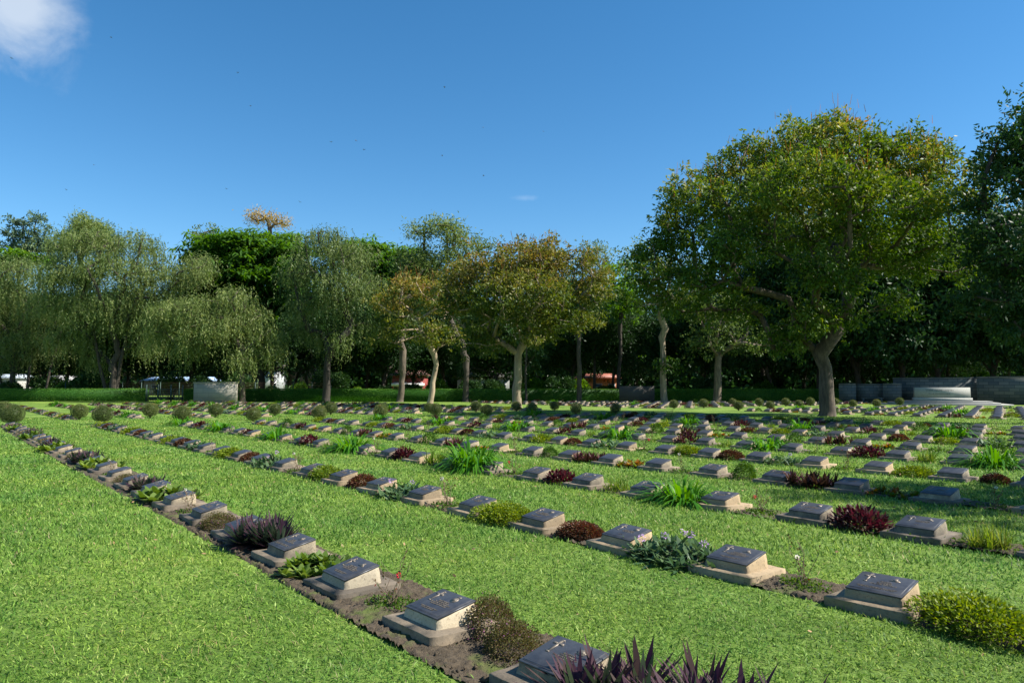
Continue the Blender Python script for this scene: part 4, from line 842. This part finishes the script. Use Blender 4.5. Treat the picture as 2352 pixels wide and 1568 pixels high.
# belt of dark trees behind the hedge: three models, many copies
GB = 'dark trees in the belt behind the hedge'
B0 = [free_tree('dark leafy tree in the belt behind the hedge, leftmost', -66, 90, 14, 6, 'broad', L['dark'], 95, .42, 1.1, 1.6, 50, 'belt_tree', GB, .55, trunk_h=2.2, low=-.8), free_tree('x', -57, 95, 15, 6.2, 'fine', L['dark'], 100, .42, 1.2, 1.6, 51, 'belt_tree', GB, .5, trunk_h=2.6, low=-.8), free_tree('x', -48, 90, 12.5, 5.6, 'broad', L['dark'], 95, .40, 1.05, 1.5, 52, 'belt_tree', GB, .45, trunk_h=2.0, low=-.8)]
spots = []
for i, x in enumerate(np.linspace(-70, 58, 24)): spots.append((x+g.uniform(-1.5, 1.5), 91+g.uniform(-3, 4) + (4 if i % 2 else 0), g.uniform(.8, 1.05)))
for i, x in enumerate(np.linspace(-74, 80, 16)): spots.append((x+g.uniform(-2, 2), 104+g.uniform(-2, 4), g.uniform(.85, 1.05)))
for i, x in enumerate(np.linspace(30, 66, 10)): spots.append((x, 84+g.uniform(-2, 2)-(x-34)*.35, g.uniform(1.05, 1.35)))
spots.sort(key=lambda s: math.atan2(s[0], s[1]))
for i, (x, y, s) in enumerate(spots):
    o = B0[i] if i < 3 else copy_tree(B0[int(g.integers(0, 3))])
    o.location = (x, y, 0); o.rotation_euler = (0, 0, g.uniform(0, 6)); o.scale = (s, s, s*g.uniform(.9, 1.12))
    o['label'] = f"dark leafy tree in the belt behind the hedge, {ORD[i] if i < 40 else ORD[i-40]+' before the last' if i < 42 else 'number '+str(i+1)} from the left" if i < 40 else f"dark leafy tree behind the stone wall, {ORD[i-40]} from the right edge"
# understory shrubs
us = []
def shrub_mesh(seed, leafm):
    g = np.random.default_rng(seed); m = MB(); w_ = MB()
    for q in range(7):
        a = g.uniform(0, 6.28); c = np.array([math.cos(a)*.7, math.sin(a)*.7, g.uniform(.5, 1.6)]); P, D = dome(420, .8, .8, .8, g, .5); D = norm(D+rdir(len(P), g)); m.leaves(P+c, D, side(D, g), .26, .12, g.random(len(P)))
        w_.tube([[0, 0, -.1], c*.5, c+[0, 0, .3]], [.05, .035, .02], 5)
    return m.mesh('foliage', [leafm]), w_.mesh('stem', [M_BARKD])
SM = [shrub_mesh(1, L['dark']), shrub_mesh(2, L['fern']), shrub_mesh(3, L['bright'])]
for i, x in enumerate(np.linspace(-64, 58, 38)):
    fo, st = SM[[0, 1, 0, 0, 1, 0, 2, 0][i % 8]]; s = g.uniform(.7, 1.4)
    o = obj('understory_shrub', fo, None, (x+g.uniform(-1, 1), 84+g.uniform(-1, 5), 0), g.uniform(0, 6), s); obj('stem', st, o)
    tag(o, f"leafy shrub behind the hedge under the trees, {ORD[i]} from the left", 'shrub', 'shrubs under the belt trees')
# ------------------------------------------------------------------ hedge, gate, panels, walls, memorial
def hedge(x0, x1, y0, y1, h, label, seed):
    g = np.random.default_rng(seed); Ld = math.hypot(x1-x0, y1-y0); a = np.array([x0, y0]); d = np.array([x1-x0, y1-y0])/Ld; nrm = np.array([d[1], -d[0]]); T_ = .45
    e = MB(); ang = math.atan2(d[1], d[0]); e.box((*(a+d*Ld/2-nrm*T_), h/2-.03), (Ld-.1, T_*2-.16, h-.06), rz=ang, rnd=0.)
    n = int(Ld*1100); s = g.uniform(0, Ld, n); top = g.random(n) < .3
    z = np.where(top, h+g.normal(size=n)*.02, g.uniform(.02, h, n)); off = np.where(top, -g.uniform(0, 2*T_, n), g.normal(size=n)*.03)
    P = np.concatenate([a+d*s[:, None]+nrm*off[:, None], z[:, None]], 1); D = norm(rdir(n, g)+np.where(top[:, None], [0, 0, 1.], np.append(nrm, .2))*.8)
    e.leaves(P, D, side(D, g), .09, .05, np.clip(g.random(n)*.8+.15*np.sin(s*1.3), 0, 1))
    return tag(obj('clipped_hedge', e.mesh('clipped_hedge', [L['hedge']])), label, 'hedge')
HY = 78.8; HH = 1.30
def hx(px, Y=HY): return at(px, 905, Y)[0]
hedge(-70, hx(334), HY, HY, HH, 'long low clipped hedge left of the dark iron gate', 1)
hedge(hx(421), hx(1424), HY, HY, HH, 'long low clipped hedge from the gate to the dark stone panel', 2)
hedge(hx(1500), hx(1929)+.3, HY, HY, HH, 'shaded clipped hedge between the dark panel and the stone walls', 3)
M_IRON = plain('dark_green_iron', (.02, .05, .04), .5, .2); M_WIRE = plain('rusty_wire', (.16, .10, .06), .7, .3)
e = bpy.data.objects.new('iron_gate', None); COL.objects.link(e); e.location = (hx(378), HY, 0); gw = hx(421)-hx(334)
m = MB(); [m.box((sx*gw*.5*.96, 0, .85), (.12, .12, 1.9)) for sx in (-1, -.35, .35, 1)]; obj('gate_post', m.mesh('gate_post', [M_IRON]), e)
m = MB(); [m.box((sx*gw*.5, 0, .65), (.03, .03, 1.25)) for sx in np.linspace(-.9, .9, 22)]; [m.box((0, .03, z), (gw*.92, .03, .05)) for z in (.15, .7, 1.3)]; obj('gate_leaf', m.mesh('gate_leaf', [M_IRON]), e)
tag(e, 'dark green iron gate in the gap of the hedge', 'gate')
e = bpy.data.objects.new('wire_fence', None); COL.objects.link(e); e.location = (0, 82.5, 0)
xs = np.linspace(hx(150, 82.5), hx(760, 82.5), 15); m = MB()
for x in xs:
    mm = MB(); mm.box((x, 0, 1.05), (.08, .08, 2.1)); mm.tube([[x, 0, 2.05], [x+.3, -.1, 2.5]], .045, 4); obj('fence_post', mm.mesh('fence_post', [M_IRON]), e)
for z in np.linspace(.4, 2.0, 9): m.box(((xs[0]+xs[-1])/2, .05, z), (xs[-1]-xs[0], .015, .02))
obj('wire', m.mesh('wire', [M_WIRE]), e); tag(e, 'green post and wire fence with slanted tops behind the hedge at left', 'fence')
def wallthing(name, label, cat, px0, px1, Y0, Y1, h, mt, thick=.4, cap=None):
    Y0 *= K; Y1 *= K; a = at(px0, 905, Y0)[:2]; b = at(px1, 905, Y1)[:2]; Ld = np.linalg.norm(b-a); c = (a+b)/2; ang = math.atan2(*(b-a)[::-1])
    m = MB(); m.box((0, thick/2, h/2), (Ld, thick, h)); o = obj(name, m.mesh(name, [mt]), None, (*c, 0), ang)
    if cap: m = MB(); m.box((0, thick/2, h+.06), (Ld+.08, thick+.1, .12)); obj('coping', m.mesh('coping', [cap]), o)
    return tag(o, label, cat)
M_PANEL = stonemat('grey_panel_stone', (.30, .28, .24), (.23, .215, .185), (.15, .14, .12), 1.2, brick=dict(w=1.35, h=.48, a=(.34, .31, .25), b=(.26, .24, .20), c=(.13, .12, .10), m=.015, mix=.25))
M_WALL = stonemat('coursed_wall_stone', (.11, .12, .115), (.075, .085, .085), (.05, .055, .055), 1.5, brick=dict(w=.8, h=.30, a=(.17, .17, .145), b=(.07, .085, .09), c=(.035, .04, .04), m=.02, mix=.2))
M_WHITE = stonemat('portland_stone', (.36, .36, .34), (.31, .315, .30), (.22, .22, .21), 1.5)
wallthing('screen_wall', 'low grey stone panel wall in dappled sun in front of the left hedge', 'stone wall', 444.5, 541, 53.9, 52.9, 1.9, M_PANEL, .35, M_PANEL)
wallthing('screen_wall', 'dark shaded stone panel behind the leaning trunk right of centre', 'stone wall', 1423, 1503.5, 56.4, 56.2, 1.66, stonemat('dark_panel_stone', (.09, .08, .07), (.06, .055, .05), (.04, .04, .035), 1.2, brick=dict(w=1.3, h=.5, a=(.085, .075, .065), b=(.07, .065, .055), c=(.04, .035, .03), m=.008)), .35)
e = bpy.data.objects.new('stone_wall', None); COL.objects.link(e)
def seg(px0, px1, Y0, Y1, h, nm, thick=.5, z0=0):
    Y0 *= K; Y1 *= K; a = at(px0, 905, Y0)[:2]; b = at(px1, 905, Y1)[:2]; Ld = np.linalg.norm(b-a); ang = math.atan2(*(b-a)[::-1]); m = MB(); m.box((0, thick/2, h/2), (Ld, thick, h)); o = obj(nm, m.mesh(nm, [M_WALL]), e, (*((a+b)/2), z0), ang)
    m = MB(); m.box((0, thick/2, h+.05), (Ld+.06, thick+.08, .1)); obj('coping', m.mesh('coping', [M_WALL]), o)
WY = lambda px: 54.5-(px-1927)*(54.5-48.5)/(2352-1927)
seg(1927, 1966, WY(1927), WY(1966), 1.85, 'wall_pier'); seg(1966, 2028, WY(1966)+.45, WY(2028)+.45, 1.80, 'wall_bay'); seg(2028, 2071, WY(2028), WY(2071), 1.85, 'wall_pier')
seg(2052, 2244, WY(2052)+1.0, WY(2244)+1.0, 2.42, 'wall_bay'); seg(2244, 2500, WY(2244)+.6, WY(2500)+.6, 2.48, 'wall_bay')
tag(e, 'long coursed grey stone wall in shade behind the white memorial stone', 'stone wall')
a = at(1980, 905, WY(1980)*K)[:2]; b = at(2026, 905, WY(2026)*K)[:2]; bd = bpy.data.objects.new('stone_bench', None); COL.objects.link(bd); bd.location = (*((a+b)/2-[.1, .3]), 0); bd.rotation_euler = (0, 0, math.atan2(*(b-a)[::-1]))
m = MB(); m.box((0, 0, .52), (2.0, .45, .1)); obj('seat', m.mesh('seat', [M_WALL]), bd)
for s in (-1, 1): m = MB(); m.box((s*.8, 0, .235), (.18, .4, .47)); obj('leg', m.mesh('leg', [M_WALL]), bd)
tag(bd, 'low stone bench in the recess of the stone wall', 'bench')
# memorial stone on three steps
mw = (at(2252, 905, 48.6*K)-at(2075, 905, 50.2*K))[:2]; MA = math.atan2(mw[1], mw[0]); MC = at(2163, 905, 48.4*K)[:2]
e = bpy.data.objects.new('memorial_stone', None); COL.objects.link(e); e.location = (*MC, 0); e.rotation_euler = (0, 0, MA)
for i, (wd, dp) in enumerate([(10.2, 3.6), (8.5, 2.9), (7.4, 2.3)]):
    m = MB(); m.box((0, .1, .06+i*.125), (wd, dp, .125 if i else .125)); obj('step', m.mesh('step', [M_WHITE]), e)
m = MB(); m.box((0, .1, .3675+.14), (4.6, 1.35, .28), taper=.006); obj('plinth', m.mesh('plinth', [M_WHITE]), e)
m = MB(); m.box((0, .1, .647+.46), (4.35, 1.14, .92), taper=.012); blk = obj('block', m.mesh('block', [M_WHITE]), e)
V, T = text_mesh(['THEIR NAME LIVETH', 'FOR EVERMORE'], .24, 0, 0, .31); V = np.stack([V[:, 0]-.25, -.472-(V[:, 2]-.015), V[:, 1]+1.22], 1)
m = MB(); m.add(V, None, T); obj('inscription', m.mesh('inscription', [plain('carved_letter_shade', (.11, .12, .12), .9)]), blk)
tag(e, 'pale memorial stone with carved inscription on three wide steps', 'memorial')
# ------------------------------------------------------------------ buildings glimpsed through the trees
def house(name, label, px0, px1, ytop, Y, wallc, roofc, roof_h=1.2, wins=3, band=None, ybase=893):
    Y = Y*K+14; wallc = tuple(c*.6 for c in wallc); x0, x1 = hx(px0, Y), hx(px1, Y); h = at(px0, ytop, Y)[2]; W = x1-x0  # wall colour darkened to carry the shade of the trees
    e = bpy.data.objects.new(name, None); COL.objects.link(e); e.location = ((x0+x1)/2, Y, 0)
    m = MB(); m.box((0, 2.5, h/2), (W, 5, h)); obj('wall', m.mesh('wall', [plain(name+'_wall', wallc, .8)]), e)
    if roofc:
        m = MB(); x = W/2+.5; V = [[-x, -.6, h], [x, -.6, h], [x, 5.6, h], [-x, 5.6, h], [-x+.8, 2.5, h+roof_h], [x-.8, 2.5, h+roof_h]]; m.add(V, [[0, 1, 5, 4], [2, 3, 4, 5], [3, 2, 1, 0]], [[1, 2, 5], [3, 0, 4]]); obj('roof', m.mesh('roof', [plain(name+'_roof', roofc, .6)]), e)
    if band: m = MB(); m.box((0, -.35, h*.55), (W, .7, .45)); obj('balcony_band', m.mesh('balcony_band', [plain('white_band', band, .7)]), e)
    for q in range(wins):
        wx = -W/2+(q+.5)*W/wins; o = MB(); o.box((wx, -.03, min(h*.5, 1.9)), (min(1.2, W/wins*.55), .08, 1.2)); f = obj('window', o.mesh('window', [plain('window_frame', (.25, .25, .25), .6)]), e)
        o = MB(); o.box((wx, -.075, min(h*.5, 1.9)), (min(1.0, W/wins*.45), .03, 1.0)); obj('pane', o.mesh('pane', [M_GLASS]), f)
    tag(e, label, 'building')
M_GLASS, nt, b, out = mat('dark_glass'); b.inputs['Base Color'].default_value = (.02, .025, .03, 1); b.inputs['Roughness'].default_value = .12
house('white_shed', 'plain white walled building glimpsed behind the left hedge', 110, 166, 862, 72, (.55, .56, .58), None, wins=0)
house('blue_roofed_shed', 'long low shed with pale blue roof behind the fence at left', 330, 480, 874, 82, (.2, .16, .14), (.3, .42, .6), .7, 3)
house('pink_house', 'pale pink house glimpsed between the forked trunks', 278, 345, 800, 88, (.55, .38, .32), (.35, .3, .28), 1.2, 2)
house('white_cabin', 'white walled house at the far left edge', -60, 40, 868, 80, (.5, .48, .44), (.4, .45, .5), .7, 4)
house('white_cottage', 'white cottage behind the trees right of the stone panel', 562, 640, 845, 84, (.6, .62, .64), (.2, .17, .15), 1.3, 3)
house('red_roofed_house', 'house with rust red roof glimpsed left of centre', 655, 745, 830, 88, (.4, .3, .26), (.38, .09, .05), 2.4, 2)
house('red_house', 'red walled house with white balcony band behind the hedge', 900, 975, 862, 80, (.36, .06, .045), (.2, .09, .07), 1.0, 4, (.6, .58, .56))
house('pale_cottage', 'pale cottage with pitched roof seen behind the pale trunks', 1050, 1170, 866, 84, (.3, .3, .28), (.16, .14, .13), 2.0, 4)
house('orange_house', 'low orange walled building behind the hedge right of centre', 1330, 1420, 868, 78, (.5, .16, .06), (.3, .1, .06), .8, 3)
house('grey_block', 'pale grey block glimpsed through the dark trees at right', 1760, 1900, 850, 92, (.26, .25, .22), (.3, .28, .26), 1.0, 6)
house('tall_pale_block', 'tall pale building glimpsed above the stone wall at right', 2130, 2210, 790, 92, (.26, .25, .22), (.3, .3, .3), 1.0, 6)
# ------------------------------------------------------------------ dragonflies in the air
M_BUG = plain('dragonfly_body', (.08, .03, .02), .5); M_WING = plain('dragonfly_wing', (.18, .17, .15), .3)
mb = MB(); mb.tube([[0, -.012, 0], [0, 0, 0], [0, .012, 0], [0, .045, 0]], [.004, .0055, .003, .0018], 6); mbm = mb.mesh('body', [M_BUG], True)
mw_ = MB()
for y0, sw in ((-.004, -.008), (.006, .010)):
    for s in (-1, 1): mw_.add([[0, y0-.003, .004], [s*.02, y0-.006+sw*.3, .008], [s*.045, y0+sw, .012], [s*.02, y0+.007+sw*.4, .008], [0, y0+.003, .004]], [[0, 1, 2, 3]], [[0, 3, 4]])
mwm = mw_.mesh('wings', [M_WING])
for i, (x, y, Y) in enumerate([(817, 323, 9), (836, 344.5, 10), (760, 326, 10.5), (256, 87, 11), (26, 134, 9.5), (547, 167, 10.5), (576, 244, 11), (1021, 201, 11.5), (1110, 293, 12), (1110, 404, 11), (1016, 358, 12.5), (520, 434, 11.5), (689, 464, 10), (898, 527, 12), (152, 436, 13), (1248, 302, 12), (215, 379, 14)]):
    p = at(x, y, Y*1.7); e = bpy.data.objects.new('dragonfly', None); COL.objects.link(e); e.location = p; e.rotation_euler = (g.uniform(-.3, .3), g.uniform(-.5, .5), g.uniform(0, 6.28))
    obj('body', mbm, e); obj('wings', mwm, e)
    v = 'high' if y < 200 else 'midway up' if y < 400 else 'low'; h_ = 'far left' if x < 300 else 'left' if x < 700 else 'centre left' if x < 950 else 'centre'
    tag(e, f"tiny dragonfly flying {v} in the {h_} sky, {ORD[i]} brightest of the swarm", 'dragonfly', 'dragonflies in the sky')
    e['label'] = f"tiny dark dragonfly {v} in the {h_} sky, about {['a quarter', 'a third', 'half', 'most'][min(3, int(y/130))]} of the way down" if i > 2 else ['largest dragonfly, just left of the sky centre', 'dragonfly just below and right of the largest one', 'dragonfly just left of the largest one'][i]
# ------------------------------------------------------------------ fallen petals and dry leaves on the lawn
m = MB(); gg = np.random.default_rng(8); n = 160; d = np.sqrt(gg.uniform(4, 400, n)); th = gg.uniform(-.8, .8, n); P = np.stack([d*np.sin(th), d*np.cos(th), np.full(n, .045)], 1); D = norm(rdir(n, gg)*[1, 1, .3])
m.leaves(P, D, side(D, gg), .05, .025, gg.random(n)); tag(obj('fallen_leaves', m.mesh('fallen_leaves', [plain('dry_leaf', (.25, .15, .07), .8)])), 'scattered dry fallen leaves on the lawn', 'leaves', kind='stuff')
# ------------------------------------------------------------------ far-off wood closing the view behind everything
m = MB(); gg = np.random.default_rng(9); n = 220000
x = gg.uniform(-150, 150, n); y = 140+gg.uniform(-7, 12, n); top = 13+2.5*np.sin(x*.13)+2*np.sin(x*.31+1)+1.2*np.sin(x*.9); z = gg.uniform(0, 1, n)*top
P = np.stack([x, y, z], 1); D = rdir(n, gg); m.leaves(P, D, side(D, gg), 1.0, .55, gg.random(n))
tag(obj('far_wood', m.mesh('far_wood', [L['dark']])), 'distant dark wood closing the view behind the houses', 'wood', kind='stuff')
